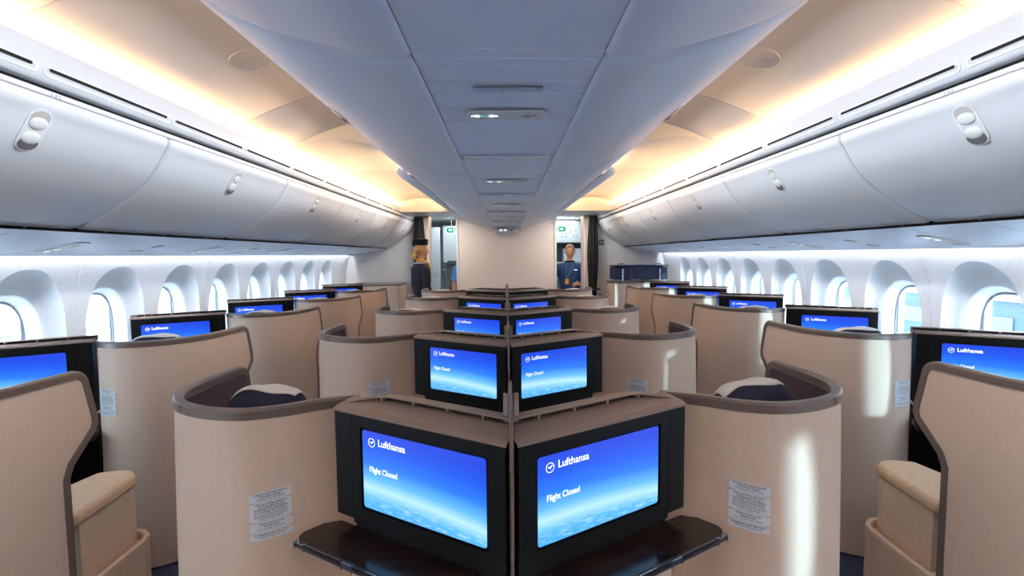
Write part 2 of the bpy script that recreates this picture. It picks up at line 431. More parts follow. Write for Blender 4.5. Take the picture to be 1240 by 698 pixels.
def seat_parts(root, cx, cy, rz, head=True, hz=1.115):
    """cx, cy: middle of the backrest; the seat looks towards +Y turned by rz"""
    R = Matrix.Rotation(rz, 3, 'Z')
    def T(x, y, z): 
        p = R @ Vector((x, y, 0)); return (cx+p.x, cy+p.y, z)
    # backrest: padded slab that leans
    rows = []
    for i in range(11):
        z = .46+.58*i/10; lean = -.07*i/10
        row = []
        for k in range(24):
            a = 2*PI*k/24; c = math.copysign(abs(math.cos(a))**.45, math.cos(a)); s_ = math.copysign(abs(math.sin(a))**.6, math.sin(a))
            e = .82 if i in (0, 10) else 1
            row.append(T(.185*c*e, .10+lean+.05*s_*e, z))
        rows.append(row)
    v, f = grid(rows, closed_v=True); f.append(tuple(range(24))); f.append(tuple(range(len(v)-24, len(v))))
    mk('backrest', (v, f), 'navy', root)
    rows = []
    for i, (z, e) in enumerate(((.34, .93), (.36, 1), (.44, 1), (.465, .97), (.47, .9))):
        rows.append([T(.215*e*math.copysign(abs(math.cos(a))**.4, math.cos(a)), .37+.25*e*math.copysign(abs(math.sin(a))**.4, math.sin(a)), z) for a in [2*PI*k/28 for k in range(28)]])
    v, f = grid(rows, closed_v=True); f.append(tuple(range(28))); f.append(tuple(range(len(v)-28, len(v))))
    mk('seat_cushion', (v, f), 'navy', root)
    mk('seat_base', xform(box(-.2, .2, .15, .55, .02, .345), lambda a, b, c: T(a, b, c)), 'cream', root, smooth=False)
    if head:
        # headrest: bolster rising above the shell edge, with a white cloth laid over it
        def hp(a, q, grow=0):     # a along the width -1..1, q angle round the section
            e = (1-abs(a)**3.2)**.5
            ry = (.062+grow)*max(e, .25); rz_ = (.085+grow)*max(e, .2)
            return T(a*.15, .06+ry*math.cos(q), hz-.085+rz_*math.sin(q)+.010*a)
        rows = [[hp(-1+2*i/14, 2*PI*k/20) for k in range(20)] for i in range(15)]
        v, f = grid(rows, closed_v=True); f.append(tuple(range(20))); f.append(tuple(range(len(v)-20, len(v))))
        h = mk('headrest', (v, f), 'navy', root)
        rows = []
        for i in range(15):
            a = -.82+1.64*i/14
            rows.append([hp(a, -.5+(PI*.66+.5)*k/16+.12*math.sin(a*5), .006+.002*math.sin(a*9)) for k in range(17)])
        v, f = grid(rows)
        c = mk('headrest_cloth', (v, f), 'cloth', h); c['label'] = 'white cloth cover'
        s_ = c.modifiers.new('thick', 'SOLIDIFY'); s_.thickness = .003

CPATH = [(.455, 1.452), (.560, 1.402), (.640, 1.350), (.745, 1.318), (.870, 1.345), (.985, 1.420), (1.050, 1.530), (1.062, 1.66), (1.056, 1.78), (1.048, 1.905)]
def centre_suite(s, head=True):
    root = thing('airline_seat', '', 'seat', (s*.7, 1.6, 0), 'centre block seats with beige shells')
    off = Vector((s*.7, 1.6, 0))
    made = []
    sh = Shell(s, CPATH, 1.53, 1.905)
    b = mk('shell', sh.body(), 'shell', root)
    mk('shell_trim', sh.trim(), 'trim', root)
    l = mk('shell_lining', sh.sheet(int(sh.N*.48), sh.N-2, .45, 1.150, -.0225), 'lining', root); l['label'] = 'dark aubergine inner lining'
    clip_i = 46
    mk('coat_hook', join(xform(box(-.012, .012, 0, .004, -.006, -.003), lambda a, q, c: tuple(sh.pos(clip_i+a*60, TOP+c, q+.0015))), xform(box(-.001, .001, 0, .004, -.02, -.003), lambda a, q, c: tuple(sh.pos(clip_i+a*60, TOP+c, q+.0015)))), 'dark', root, smooth=False)
    placard(root, sh, 23.5, .950, .10 if s < 0 else -.12)
    A = (s*.487, 1.328); d = (-s*.861, -.509); n = (s*.509, -.861)
    Mx = monitor_parts(root, A, d, n, .548, 1.176, .872, .102, .496, .925, 1.138, True)
    ledge_parts(root, Mx, .548, 1.176)
    table_parts(root, Mx, .548, .848)
    # console under the monitor and its pale top by the centre line
    P = [(.03, -.015), (.545, -.015), (.545, -.16), (.0, -.16)]
    mk('console', prism(P, .01, .828, Mx), 'cream', root, smooth=False)
    mk('monitor_neck', prism([(.05, -.02), (.535, -.02), (.535, -.09), (.05, -.09)], .828, .874, Mx), 'black', root, smooth=False)
    P = [(.44, -.014), (.548, -.014), (.548, .10), (.41, .12)]
    bevel(mk('console_shelf', prism(P, .60, .835, Mx), 'sticker', root, smooth=False), .006, 2)
    if s < 0:
        # brown divider blade between the two seats of the pair
        bevel(mk('divider', join(box(-.0035, .0035, 1.04, 1.30, 1.12, 1.262), box(-.0035, .0035, 1.04, 1.75, .3, 1.12)), 'trim', root, smooth=False), .002, 1)
    seat_parts(root, s*.82, 1.54, s*.25, head, 1.172)
    for c in root.children:
        c.location = c.location-off
    return root

WPATH = [(2.105, 2.485), (2.04, 2.445), (1.96, 2.425), (1.875, 2.432), (1.79, 2.468), (1.71, 2.545), (1.655, 2.645), (1.630, 2.76), (1.620, 2.90), (1.615, 3.02)]
def window_suite(s, head=True, end_row=False):
    root = thing('airline_seat', '', 'seat', (s*1.95, 2.8, 0), 'window seats with beige shells')
    off = Vector((s*1.95, 2.8, 0))
    if not end_row:
        sh = Shell(s, WPATH, 2.645, 3.02)
        mk('shell', sh.body(), 'shell', root)
        mk('shell_trim', sh.trim(), 'trim', root)
        l = mk('shell_lining', sh.sheet(int(sh.N*.5), sh.N-2, .45, 1.150, -.0225), 'lining', root); l['label'] = 'dark aubergine inner lining'
        placard(root, sh, 13, .945, 0)
        seat_parts(root, s*1.97, 2.68, s*-.22, head, 1.168)
        # aisle armrest with padded top over a lidded bin
        pad = [(1.632, 2.955), (1.655, 3.27), (1.672, 3.315), (1.72, 3.352), (1.77, 3.358), (1.86, 3.33), (1.885, 3.2), (1.86, 2.95)]
        pad = [(x*s, y) for x, y in pad]
        a = bevel(mk('armrest', prism(pad, .585, .640, None), 'tan', root), .02, 4); a['label'] = 'tan padded armrest'
        def shrink(P, q):
            cx = sum(p[0] for p in P)/len(P); cy = sum(p[1] for p in P)/len(P)
            return [(cx+(x-cx)*q, cy+(y-cy)*q) for x, y in P]
        mk('armrest_box', prism(shrink(pad, .90), .30, .59), 'cream', root, smooth=False)
        bn = [(1.588, 2.90), (1.598, 3.24), (1.612, 3.29), (1.66, 3.33), (1.72, 3.335), (1.9, 3.30), (1.9, 2.90)]
        bn = [(x*s, y) for x, y in bn]
        bevel(mk('storage_bin', prism(shrink(bn, .985), .01, .335), 'cream', root, smooth=False), .006, 2)
        inner = shrink(bn, .84); outr = bn
        n = len(bn)
        v = [(x, y, z) for P, z in ((outr, .33), (outr, .372), (inner, .372), (inner, .33)) for x, y in P]
        f = [(k*n+i, k*n+(i+1) % n, ((k+1) % 4)*n+(i+1) % n, ((k+1) % 4)*n+i) for k in range(4) for i in range(n)]
        bevel(mk('bin_lip', (v, f), 'cream', root), .007, 3)
    else:
        body = box(s*1.585, s*2.3, 2.455, 3.02, .01, 1.165) if s > 0 else box(s*2.3, s*1.585, 2.455, 3.02, .01, 1.165)
        bevel(mk('cabinet', body, 'shell', root, smooth=False), .012, 3)
        cap = box(min(s*1.578, s*2.3), max(s*1.578, s*2.3), 2.448, 3.025, 1.165, 1.185)
        bevel(mk('cabinet_top', cap, 'trim', root, smooth=False), .004, 2)
    A = (s*2.10, 2.458); d = (s*.861, -.509); n = (-s*.509, -.861)
    Mx = monitor_parts(root, A, d, n, .56, 1.178, .80, .102, .505, .91, 1.137)
    ledge_parts(root, Mx, .56, 1.178, fin=False, zr=1.203)
    if not end_row:
        # shelf and dark foot well under the monitor
        sv = mk('foot_well', join(xform(box(-.0, .56, -.10, -.02, .05, .80), Mx)), 'black', root, smooth=False)
        mk('side_table', xform(box(-.0, .56, -.02, .10, .70, .735), Mx), 'wood', root, smooth=False)
        cs = box(min(s*2.28, s*2.50), max(s*2.28, s*2.50), 2.62, 3.25, .02, .66)
        bevel(mk('side_console', cs, 'cream', root, smooth=False), .015, 3)
    for c in root.children: c.location = c.location-off
    return root

COFF = [0, 1.17, 2.34, 3.50, 4.48]
for s in (-1, 1):
    full = centre_suite(s); plain = None
    for k, dy in enumerate(COFF):
        o = full if k == 0 else copy_tree(full)
        o.location = (s*.7, 1.6+dy, 0)
        if k == 1:      # this row shows no head rest above its shell: it sits lower
            for c in o.children:
                if c.name.startswith('headrest'): c.location.z -= .085
        extra = ['with headrest cloth showing above its curved shell', 'behind the frontmost pair of screens', 'in the middle of the five', 'with only the top of its screen showing', 'closest to the bulkhead'][k]
        o['label'] = f"beige shell seat, {ORD[k]} row of the centre block, {SIDE[s]}"
    w = window_suite(s)
    for j, k in enumerate(range(-1, 4)):
        o = w if j == 0 else copy_tree(w)
        o.location = (s*1.95, 2.8+1.17*k, 0)
        o['label'] = f"beige shell window seat, {ORD[j]} row along the wall {SIDE[s]}"
    e = window_suite(s, end_row=True); e.location = (s*1.95, 2.8+4.68, 0)
    e['label'] = f"square flat-topped window seat unit against the end wall {SIDE[s]}"

# ------------------------------------------------------------------ cabin shell
Y0, Y1 = -4.2, 7.8
def extr(name, prof, y0, y1, m, side=1, parent=None, ny=1, smooth=True):
    rows = [[(x*side, y0+(y1-y0)*k/ny, z) for x, z in prof] for k in range(ny+1)]
    return mk(name, grid(rows), m, parent, smooth=smooth)
struct(mk('floor', join(box(-2.75, 2.75, Y0, 11.5, -.06, 0)), 'carpet', smooth=False))
# wall profile as X(z)
def wx(z):
    pts = [(-.02, 2.42), (.4, 2.52), (.8, 2.57), (1.2, 2.57), (1.45, 2.545), (1.6, 2.50), (1.72, 2.44)]
    for (a, b), (c, d) in zip(pts, pts[1:]):
        if z <= c: 
            t = (z-a)/(c-a); return b+(d-b)*t
    return 2.44
WY = [2.60+.617*k for k in range(-10, 8)]
PITCH = .617
def wall_cell(s, yc, hw0, hw1):
    """one window bay: wall face, funnel reveal and inner lip. returns vf"""
    N = 56
    def arch(hw, ztop, zbot, p):
        zc = (ztop+zbot)/2; hh = (ztop-zbot)/2; out = []
        for k in range(N):
            a = 2*PI*k/N
            c, q = math.cos(a), math.sin(a)
            out.append((hw*math.copysign(abs(c)**p, c), zc+hh*math.copysign(abs(q)**p, q)))
        return out
    o = arch(.245, 1.545, .66, .86); m_ = arch(.175, 1.405, .84, .80); g = arch(.152, 1.372, .872, .74)
    def rect():
        out = []
        for (y, z) in o:
            dx, dz = y, z-1.10
            sc = min((hw1 if dx > 0 else hw0)/max(abs(dx), 1e-6), (.60 if dz > 0 else 1.10)/max(abs(dz), 1e-6))
            out.append((dx*sc, 1.10+dz*sc))
        return out
    r = rect()
    def ring(P, dep, follow=True):
        return [(s*((wx(z) if follow else 0)+dep), yc+y, z) for y, z in P]
    rings = [ring(r, 0)]
    for t in (.25, .5, .75):   # wall face between the rectangle and the arch
        rings.append(ring([(a[0]*(1-t)+b[0]*t, a[1]*(1-t)+b[1]*t) for a, b in zip(r, o)], 0))
    rings.append(ring(o, 0))
    for t, dd in ((.04, .012), (.25, .035), (.6, .062), (.94, .080), (1.0, .088)):
        rings.append([(s*(wx(z)*(1-t)+2.565*t+dd), yc+y, z) for y, z in [(a[0]*(1-t)+b[0]*t, a[1]*(1-t)+b[1]*t) for a, b in zip(o, m_)]])
    for t, dd in ((.15, .105), (.6, .13), (1., .165)):
        rings.append([(s*(2.565+dd), yc+y, z) for y, z in [(a[0]*(1-t)+b[0]*t, a[1]*(1-t)+b[1]*t) for a, b in zip(m_, g)]])
    return grid(rings, closed_v=True), g
for s, nm in ((-1, 'left'), (1, 'right')):
    cells = []
    for i, yc in enumerate(WY):
        h0 = PITCH/2; h1 = PITCH/2
        if i == 0: h0 = yc-Y0
        if i == len(WY)-1: h1 = Y1+.05-yc
        vf, g = wall_cell(s, yc, h0, h1)
        cells.append(vf)
        # pane and dark seal ring
        n = len(g)
        fr = grid([[(s*(2.565+.158), yc+y*q, 1.122+(z-1.122)*q) for q in (1.03, .955)] for y, z in g]+[[(s*(2.565+.158), yc+g[0][0]*q, 1.122+(g[0][1]-1.122)*q) for q in (1.03, .955)]])
        w_ = struct(mk(f'window_{i+1}' if s < 0 else f'window_{i+19}', fr, 'grey'))
        mk('window_pane', ([(s*(2.565+.162), yc+y, z) for y, z in g], [tuple(range(n))]), 'glass' if yc > -1.5 else 'sun_block', w_, smooth=False)
    rest = extr_w = grid([[(s*wx(z), y, z) for z in (1.70, 1.72, 1.75)] for y in (Y0, Y1+.05)])
    low = grid([[(s*wx(z), y, z) for z in (-.02, 0.0)] for y in (Y0, Y1+.05)])
    struct(mk(f'wall_{nm}', join(*cells, rest, low), 'wall', ang=.5))
    # outer skin keeps daylight to the windows only
    skin = []
    for i in range(len(WY)+1):
        y0 = Y0-.1 if i == 0 else WY[i-1]+.17; y1 = Y1+.3 if i == len(WY) else WY[i]-.17
        skin.append(box(min(s*2.76, s*2.80), max(s*2.76, s*2.80), y0, y1, -.1, 2.8))
    skin.append(box(min(s*2.76, s*2.80), max(s*2.76, s*2.80), Y0, Y1+.3, -.1, .84))
    skin.append(box(min(s*2.76, s*2.80), max(s*2.76, s*2.80), Y0, Y1+.3, 1.41, 2.8))
    struct(mk('wall_outer', join(*skin), 'grey', smooth=False))
    # panel joints between every second window
    for j, yj in enumerate([WY[q]+PITCH/2 for q in (2, 4, 6, 8, 10, 12, 14, 16)]):
        rows = [[(s*(wx(z)-q), yj+e, z) for e, q in ((-.004, -.004), (-.003, .004), (.003, .004), (.004, -.004))] for z in (.02, .4, .8, 1.2, 1.45, 1.6, 1.70)]
        struct(mk(f'trim_{(0 if s < 0 else 8)+j+1}', grid(rows), 'wall', smooth=False))
    # ------- outboard bins
    door_p = [(1.452, 2.112), (1.455, 2.08), (1.475, 2.05), (1.500, 2.005), (1.535, 1.955), (1.585, 1.905), (1.64, 1.860), (1.71, 1.815), (1.78, 1.775), (1.84, 1.745), (1.885, 1.727)]
    door_p = [(p.x, p.y) for p in catmull([(a, b, 0) for a, b in door_p], 3)]
    npf = len(door_p)
    nr = []
    for i in range(npf):
        a = door_p[max(i-1, 0)]; b = door_p[min(i+1, npf-1)]
        t = Vector((b[0]-a[0], b[1]-a[1])).normalized(); nn = Vector((t.y, -t.x))
        if nn.x > 0: nn = -nn
        nr.append(nn)
    seams = [2.16+1.14*(k-5) for k in range(10)]+[7.78]
    for k in range(10):
        y0, y1 = seams[k], seams[k+1]
        root = thing('overhead_bin', f'closed white overhead bin, {ORD[k]} along the wall {SIDE[s]}, above the windows', 'overhead bin', (s*1.6, (y0+y1)/2, 1.9), 'bins above the windows')
        rows = []
        for y, dpt in ((y0+.002, -.03), (y0+.004, -.012), (y0+.012, -.004), (y0+.028, 0), ((y0+y1)/2, 0), (y1-.028, 0), (y1-.012, -.004), (y1-.004, -.012), (y1-.002, -.03)):
            rows.append([(s*(x+nr[i].x*dpt)-s*1.6, y-(y0+y1)/2, z+nr[i].y*dpt-1.9) for i, (x, z) in enumerate(door_p)])
        mk('bin_door', grid(rows), 'bin', root, ang=.9)
        # oval latch: recess plate with two domed paddles
        ym = (y0+y1)/2 if k < 8 else (y0+y1)/2
        def onp(du, dv, off, ym=ym, yc=(y0+y1)/2):
            # dv measured down the profile from its centre, du along y
            L = 0; target = .118+dv
            for i in range(npf-1):
                a = Vector(door_p[i]); b = Vector(door_p[i+1]); l = (b-a).length
                if L+l >= target or i == npf-2:
                    t = (target-L)/l; p = a.lerp(b, t); n_ = nr[i].lerp(nr[i+1], min(max(t, 0), 1)); break
                L += l
            return (s*(p.x+n_.x*off)-s*1.6, du, p.y+n_.y*off-1.9)
        def pill(off0, off1, hw, hl, ring=24):
            out = []
            for q, off in ((1.0, off0), (1.0, off1), (.9, off1+.001), (.6, off1), (0.02, off1)):
                r = []
                for a in range(ring):
                    an = 2*PI*a/ring; c, q2 = math.cos(an), math.sin(an)
                    r.append(onp(hw*q*c, (hl-hw)*(1 if q2 > 0 else -1)*min(1, q)+hw*q*q2, off))
                out.append(r)
            return grid(out, closed_v=True)
        lt = mk('latch', pill(-.001, .0035, .039, .077), 'white', root)
        for sg in (-1, 1):
            rr = []
            for q, off in ((1, .003), (.97, .0055), (.8, .0085), (.5, .0098), (.02, .0103)):
                rr.append([onp(.031*q*math.cos(2*PI*a/20), sg*.026+.022*q*math.sin(2*PI*a/20), off) for a in range(20)])
            mk('latch_paddle', grid(rr, closed_v=True), 'lens', lt)
            rr = []
            for q, off in ((1, .0056), (.02, .0060)):
                rr.append([onp(.032*q*math.cos(2*PI*a/20), sg*.045+.025*q*math.sin(2*PI*a/20), off) for a in range(20)])
            mk('latch_recess', grid(rr, closed_v=True), 'plate' if sg < 0 else 'grey', lt)
    # dark gap behind door bottoms, sill and carcass
    struct(extr(f'trim_{20 if s<0 else 30}', [(1.88, 1.715), (1.93, 1.735), (1.98, 1.74)], Y0, Y1, 'dark', s))
    struct(extr(f'trim_{21 if s<0 else 31}', [(1.50, 2.115), (1.56, 2.02), (1.70, 1.90), (1.95, 1.76)], Y0, Y1, 'grey', s))
    # white vent strip with the upper dark slot
    struct(extr(f'trim_{22 if s<0 else 32}', [(1.475, 2.112), (1.475, 2.150)], Y0, Y1, 'dark', s))
    struct(extr(f'trim_{23 if s<0 else 33}', [(1.475, 2.113), (1.452, 2.114), (1.449, 2.118), (1.449, 2.129), (1.452, 2.132), (1.475, 2.133)], Y0, Y1, 'white', s))
    struct(extr(f'trim_{24 if s<0 else 34}', [(1.475, 2.1490), (1.448, 2.1495), (1.442, 2.153), (1.436, 2.165), (1.430, 2.20), (1.424, 2.25), (1.423, 2.262), (1.428, 2.268), (1.445, 2.262), (1.462, 2.222), (1.62, 2.220)], Y0, Y1, 'strip', s))
    # cove light strip (a real lamp strip lying behind the ledge)
    cl = tag(extr('cove_light', [(1.475, 2.2235), (1.56, 2.2235)], Y0+.05, 6.6, 'cove', s), f'amber light strip glowing behind the ledge {SIDE[s]}', 'light')
    # vents
    for k in range(-4, 11):
        y0 = 1.583+.585*k; y1 = y0+.53
        if y1 > 7.3: y1 = min(y1, 7.3)
        if y0 > 7.2: break
        yc = (y0+y1)/2
        vt = thing('air_vent', f'long slot air vent, {ORD[k+4]} in the white strip {SIDE[s]}', 'air vent', (s*1.43, yc, 2.19), 'slot vents above the wall bins')
        def stad(hw, zc, hz, off):
            out = []
            for a in range(16):
                an = 2*PI*a/16; c, q = math.cos(an), math.sin(an)
                yy = (hw-hz)*(1 if c > 0 else -1)+hz*c; zz = zc+hz*q
                xx = 1.436-(zz-2.165)*.15*1.0-off if zz > 2.165 else 1.436-off
                out.append((s*xx-s*1.43, yy, zz-2.19))
            return out
        hl = (y1-y0)/2
        mk('vent_frame', grid([stad(hl+.020, 2.184, .0185, 0), stad(hl+.019, 2.184, .017, .0025), stad(hl+.012, 2.184, .010, .002)], closed_v=True), 'white', vt)
        r_ = stad(hl, 2.190, .0052, .0032); mk('vent_opening', (r_, [tuple(range(16))]), 'dark', vt, smooth=False)
    # ceiling over the aisle
    near = [(1.63, 2.285), (1.56, 2.292), (1.49, 2.303), (1.42, 2.320), (1.34, 2.345), (1.245, 2.385), (1.15, 2.42), (1.07, 2.445), (.95, 2.47), (.8, 2.48), (.66, 2.48)]
    near = [(p.x, p.y) for p in catmull([(a, b, 0) for a, b in near], 3)]
    segs = [Y0, -2.4, -1.05, .22, 1.50, 2.68, 3.25]
    for a, b in zip(segs, segs[1:]):
        rows = []
        for y, dz in ((a+.001, .012), (a+.004, .003), (a+.010, 0), (b-.010, 0), (b-.004, .003), (b-.001, .012)):
            rows.append([(x*s, y, z+dz) for x, z in near])
        struct(mk('ceiling', grid(rows), 'ceil'))
    struct(extr('ceiling', [(x, z+.013) for x, z in near], Y0, 3.25, 'ceil', s))
    vault = [(1.63, 2.272), (1.54, 2.285), (1.46, 2.303), (1.35, 2.338), (1.24, 2.362), (1.147, 2.370), (1.03, 2.358), (.93, 2.340), (.86, 2.325), (.70, 2.305)]
    vault = [(p.x, p.y) for p in catmull([(a, b, 0) for a, b in vault], 3)]
    vs = [3.25, 4.42, 5.2, 5.9, 6.62]
    for a, b in zip(vs, vs[1:]):
        rows = []
        for y, dz in ((a+.001, .012), (a+.004, .003), (a+.010, 0), (b-.010, 0), (b-.004, .003), (b-.001, .012)):
            rows.append([(x*s, y, z+dz) for x, z in vault])
        struct(mk('ceiling', grid(rows), 'ceil'))
    struct(extr('ceiling', [(x, z+.013) for x, z in vault], 3.25, 6.62, 'ceil', s))
    # riser between the two ceiling heights
    riser = grid([[(x*s, 3.25, 2.6), (x*s, 3.25, z)] for x, z in vault])
    struct(mk('trim_40' if s < 0 else 'trim_41', riser, 'ceil', smooth=False))
    # round flush ceiling speaker covers
    for yy in (2.15,):
        cen = (1.085, 2.432)
        rr = []
        for q, dz in ((1, .001), (.985, -.003), (.96, -.001), (.02, -.001)):
            rr.append([])
            for a in range(32):
                an = 2*PI*a/32; xx = cen[0]+.085*q*math.cos(an)
                zz = None
                for (xa, za), (xb, zb) in zip(near, near[1:]):
                    if xb <= xx <= xa: zz = za+(zb-za)*(xx-xa)/(xb-xa)
                rr[-1].append((s*xx, yy+.09*q*math.sin(an), (zz or 2.44)+dz))
        tag(mk('ceiling_cover', grid(rr, closed_v=True), 'ceil'), f'round flush cover in the aisle ceiling {SIDE[s]}', 'cover')
    # lintel panel before the doorway
    lin = [(1.62, 2.24), (1.52, 2.28), (1.44, 2.31), (1.34, 2.35), (1.20, 2.385), (1.0, 2.37), (.85, 2.31), (.70, 2.27)]
    pl = [(x*s, z) for x, z in lin]+[(.72*s, 2.19), (1.62*s, 2.19)]
    struct(mk('trim_42' if s < 0 else 'trim_43', prism(pl, 6.62, 6.70, lambda a, b, c: (a, c, b)), 'white', smooth=False))
    struct(mk('ceiling', box(min(s*.62, s*1.62), max(s*.62, s*1.62), 6.70, 7.8, 2.215, 2.25), 'white', smooth=False))
    # ------- passenger service panels under the outboard bins
    def ps(t):   # t 0..1 from inboard to outboard
        return (1.895+t*.545, 1.722-t*.107)
    rows = []
    cuts = sorted([Y0, Y1]+[.0+.39*k for k in range(-7, 20) if Y0 < .39*k < Y1])
    for a, b in zip(cuts, cuts[1:]):
        for y, dz in ((a, .008), (a+.003, 0), (b-.003, 0), (b, .008)):
            rows.append([(s*ps(t)[0], y, ps(t)[1]+dz-.012*math.sin(PI*t)) for t in (0, .2, .4, .6, .8, .97, 1)])
    struct(mk('trim_44' if s < 0 else 'trim_45', grid(rows), 'service', ang=.3))
    struct(extr('trim_46' if s < 0 else 'trim_47', [(2.44, 1.615), (2.445, 1.622), (2.40, 1.66)], Y0, Y1, 'white', s))
    # wash light above the sidewall
    tag(extr('wash_light', [(2.425, 1.662), (2.455, 1.668)], Y0+.05, Y1-.05, 'wash', s), f'white light strip hidden above the windows {SIDE[s]}', 'light')

# ------- centre bins
cprof = [(.212, 2.042), (.222, 2.034), (.250, 2.028), (.303, 2.031), (.403, 2.056), (.518, 2.088), (.615, 2.130), (.70, 2.185), (.705, 2.20), (.68, 2.24), (.66, 2.30)]
cprof = [(p.x, p.y) for p in catmull([(a, b, 0) for a, b in cprof], 3)]
cs = [-4.2, -1.8, -.35, 1.12, 2.62, 4.10, 5.55, 6.9, 7.79]
for s in (-1, 1):
    for k in range(len(cs)-1):
        y0, y1 = cs[k], cs[k+1]; ym = (y0+y1)/2
        root = thing('overhead_bin', f'grey-white centre overhead bin, {ORD[k]} of its row {SIDE[s]}', 'overhead bin', (s*.45, ym, 2.1), 'centre overhead bins')
        rows = []
        for y, dz in ((y0+.001, .035), (y0+.006, .012), (y0+.02, .004), (y0+.05, 0), (ym, 0), (y1-.05, 0), (y1-.02, .004), (y1-.006, .012), (y1-.001, .035)):
            rows.append([(s*(x-(dz*.3 if x > .5 else 0)-.45), y-ym, z+dz-2.1) for x, z in cprof])
        mk('bin_door', grid(rows), 'cbin', root, ang=.9)
        for yy in ((y0+.38) if k != 1 else y1-.35,):
            yy = y1-.62
            P = [(.655, -.11), (.685, -.08), (.69, .0), (.685, .085), (.66, .11), (.645, .03)]
            def zc(x):
                for (xa, za), (xb, zb) in zip(cprof, cprof[1:]):
                    if xa <= x <= xb: return za+(zb-za)*(x-xa)/(xb-xa)
                return 2.16
            lt = mk('bin_latch', ([(s*(x-.45), y+yy-ym, zc(x)-.004-2.1) for x, y in P]+[(s*(x-.45), y+yy-ym, zc(x)+.003-2.1) for x, y in P], [(0, 1, 2, 3, 4, 5)]+[(i, (i+1) % 6, 6+(i+1) % 6, 6+i) for i in range(6)]), 'chrome', root, smooth=False)
            mk('latch_recess', ([(s*(x-.45), y+yy-ym, zc(x)-.0055-2.1) for x, y in ((.655, .02), (.683, .03), (.683, .08), (.66, .095))], [(0, 1, 2, 3)]), 'dark', lt, smooth=False)
    # lower trim piece along the far end of the centre bins
    e = [(.66, 2.150), (.74, 2.165), (.80, 2.192), (.815, 2.215), (.80, 2.24), (.70, 2.24)]
    e2 = [(.60, 2.125), (.66, 2.145), (.73, 2.172), (.765, 2.20), (.76, 2.23), (.68, 2.24)]
    rows = [[(s*x, y, z) for x, z in P] for y, P in ((3.62, [(x-.03, z+.03) for x, z in e]), (3.68, e), (7.79, e2))]
    struct(mk('trim_48' if s < 0 else 'trim_49', grid(rows), 'cbin'))
struct(mk('ceiling', box(-.62, .62, Y0, Y1, 2.34, 2.5), 'ceil', smooth=False))

# ------- centre service panel with joints, grille, signs and nozzles
cuts = [Y0, .55, 1.08, 1.132, 1.178, 1.277, 1.367, 1.478, 1.639, 1.905, 2.165, 2.29]
y = 2.29
while y < Y1-.2:
    for q in (.16, .13, .12, .16, .27, .27, .26): 
        y += q
        if y < Y1-.05: cuts.append(y)
cuts.append(Y1-.01)
rows = []
for a, b in zip(cuts, cuts[1:]):
    for yy, dz in ((a, .010), (a+.0035, 0), (b-.0035, 0), (b, .010)):
        rows.append([(x, yy, 2.040+dz+zz) for x, zz in ((-.215, .012), (-.209, 0), (-.19, .003), (0, .004), (.19, .003), (.209, 0), (.215, .012))])
struct(mk('trim_50', grid(rows), 'service', ang=.3))

def symbol_belt():
    """two seated buckle halves with an arrow, as lit strokes: returns white vf, teal vf in a 1 x .3 box"""
    w = []
    for sg in (-1, 1):
        w.append(([(sg*.50, -.10, 0), (sg*.50, .02, 0), (sg*.34, .10, 0), (sg*.34, -.02, 0)], [(0, 1, 2, 3)]))
        w.append(([(sg*.34, -.12, 0), (sg*.34, .12, 0), (sg*.20, .12, 0), (sg*.20, -.12, 0)], [(0, 1, 2, 3)]))
        w.append(([(sg*.20, -.06, 0), (sg*.20, .06, 0), (sg*.14, .03, 0), (sg*.14, -.03, 0)], [(0, 1, 2, 3)]))
    t = ([(-.12, 0, 0), (-.02, .10, 0), (-.02, .035, 0), (.12, .035, 0), (.12, -.035, 0), (-.02, -.035, 0), (-.02, -.10, 0)], [(0, 1, 2, 3, 4, 5, 6)])
    return join(*w), t
def symbol_smoke():
    bar = ([(-.42, -.05, 0), (.42, -.05, 0), (.42, .03, 0), (-.42, .03, 0)], [(0, 1, 2, 3)])
    pf = ([(.28, .06, 0), (.46, .06, 0), (.46, .15, 0), (.32, .17, 0)], [(0, 1, 2, 3)])
    ring = grid([[(q*math.cos(k*PI/12), q*math.sin(k*PI/12), .0004) for q in (.13, .18)] for k in range(25)])
    sl = ([(-.12, .08, .0004), (-.09, .12, .0004), (.12, -.08, .0004), (.09, -.12, .0004)], [(0, 1, 2, 3)])
    return join(bar, pf), join(ring, sl)
BELT, SMOKE = symbol_belt(), symbol_smoke()
def sign_panel(label, org, ex, ey, ez, hw, hh, belt_at, smoke_at, size, group, lit=True):
    """org centre, ex viewer-right, ey up the sign, ez out to the cabin"""
    org, ex, ey, ez = map(Vector, (org, ex, ey, ez))
    root = thing('sign_panel', label, 'sign', org, group)
    def W(a, b, c): return tuple(ex*a+ey*b+ez*c)
    r = hh
    ol = []
    for k in range(24):
        an = 2*PI*k/24; c, q = math.cos(an), math.sin(an)
        ol.append(((hw-r*.6)*(1 if c > 0 else -1)+r*.6*c, r*q))
    n = 24
    v = [W(a, b, .001) for a, b in ol]+[W(a*.985, b*.95, .004) for a, b in ol]
    mk('sign_plate', (v, [tuple(range(n, 2*n))]+[(i, (i+1) % n, n+(i+1) % n, n+i) for i in range(n)]), 'plate', root, smooth=False)
    for vf, m_, nm in ((BELT[0], 'signwhite', 'seat_belt_symbol'), (BELT[1], 'signteal', 'arrow_symbol')):
        mk(nm, xform(vf, lambda a, b, c: W(belt_at+a*size, b*size, .006)), m_, root, smooth=False)
    for vf, m_, nm in ((SMOKE[0], 'signgrey', 'cigarette_symbol'), (SMOKE[1], 'signred', 'no_smoking_symbol')):
        mk(nm, xform(vf, lambda a, b, c: W(smoke_at+a*size*.75, b*size*.9, .006+c)), m_, root, smooth=False)
    return root
G_ = 'lit seat belt and no smoking signs'
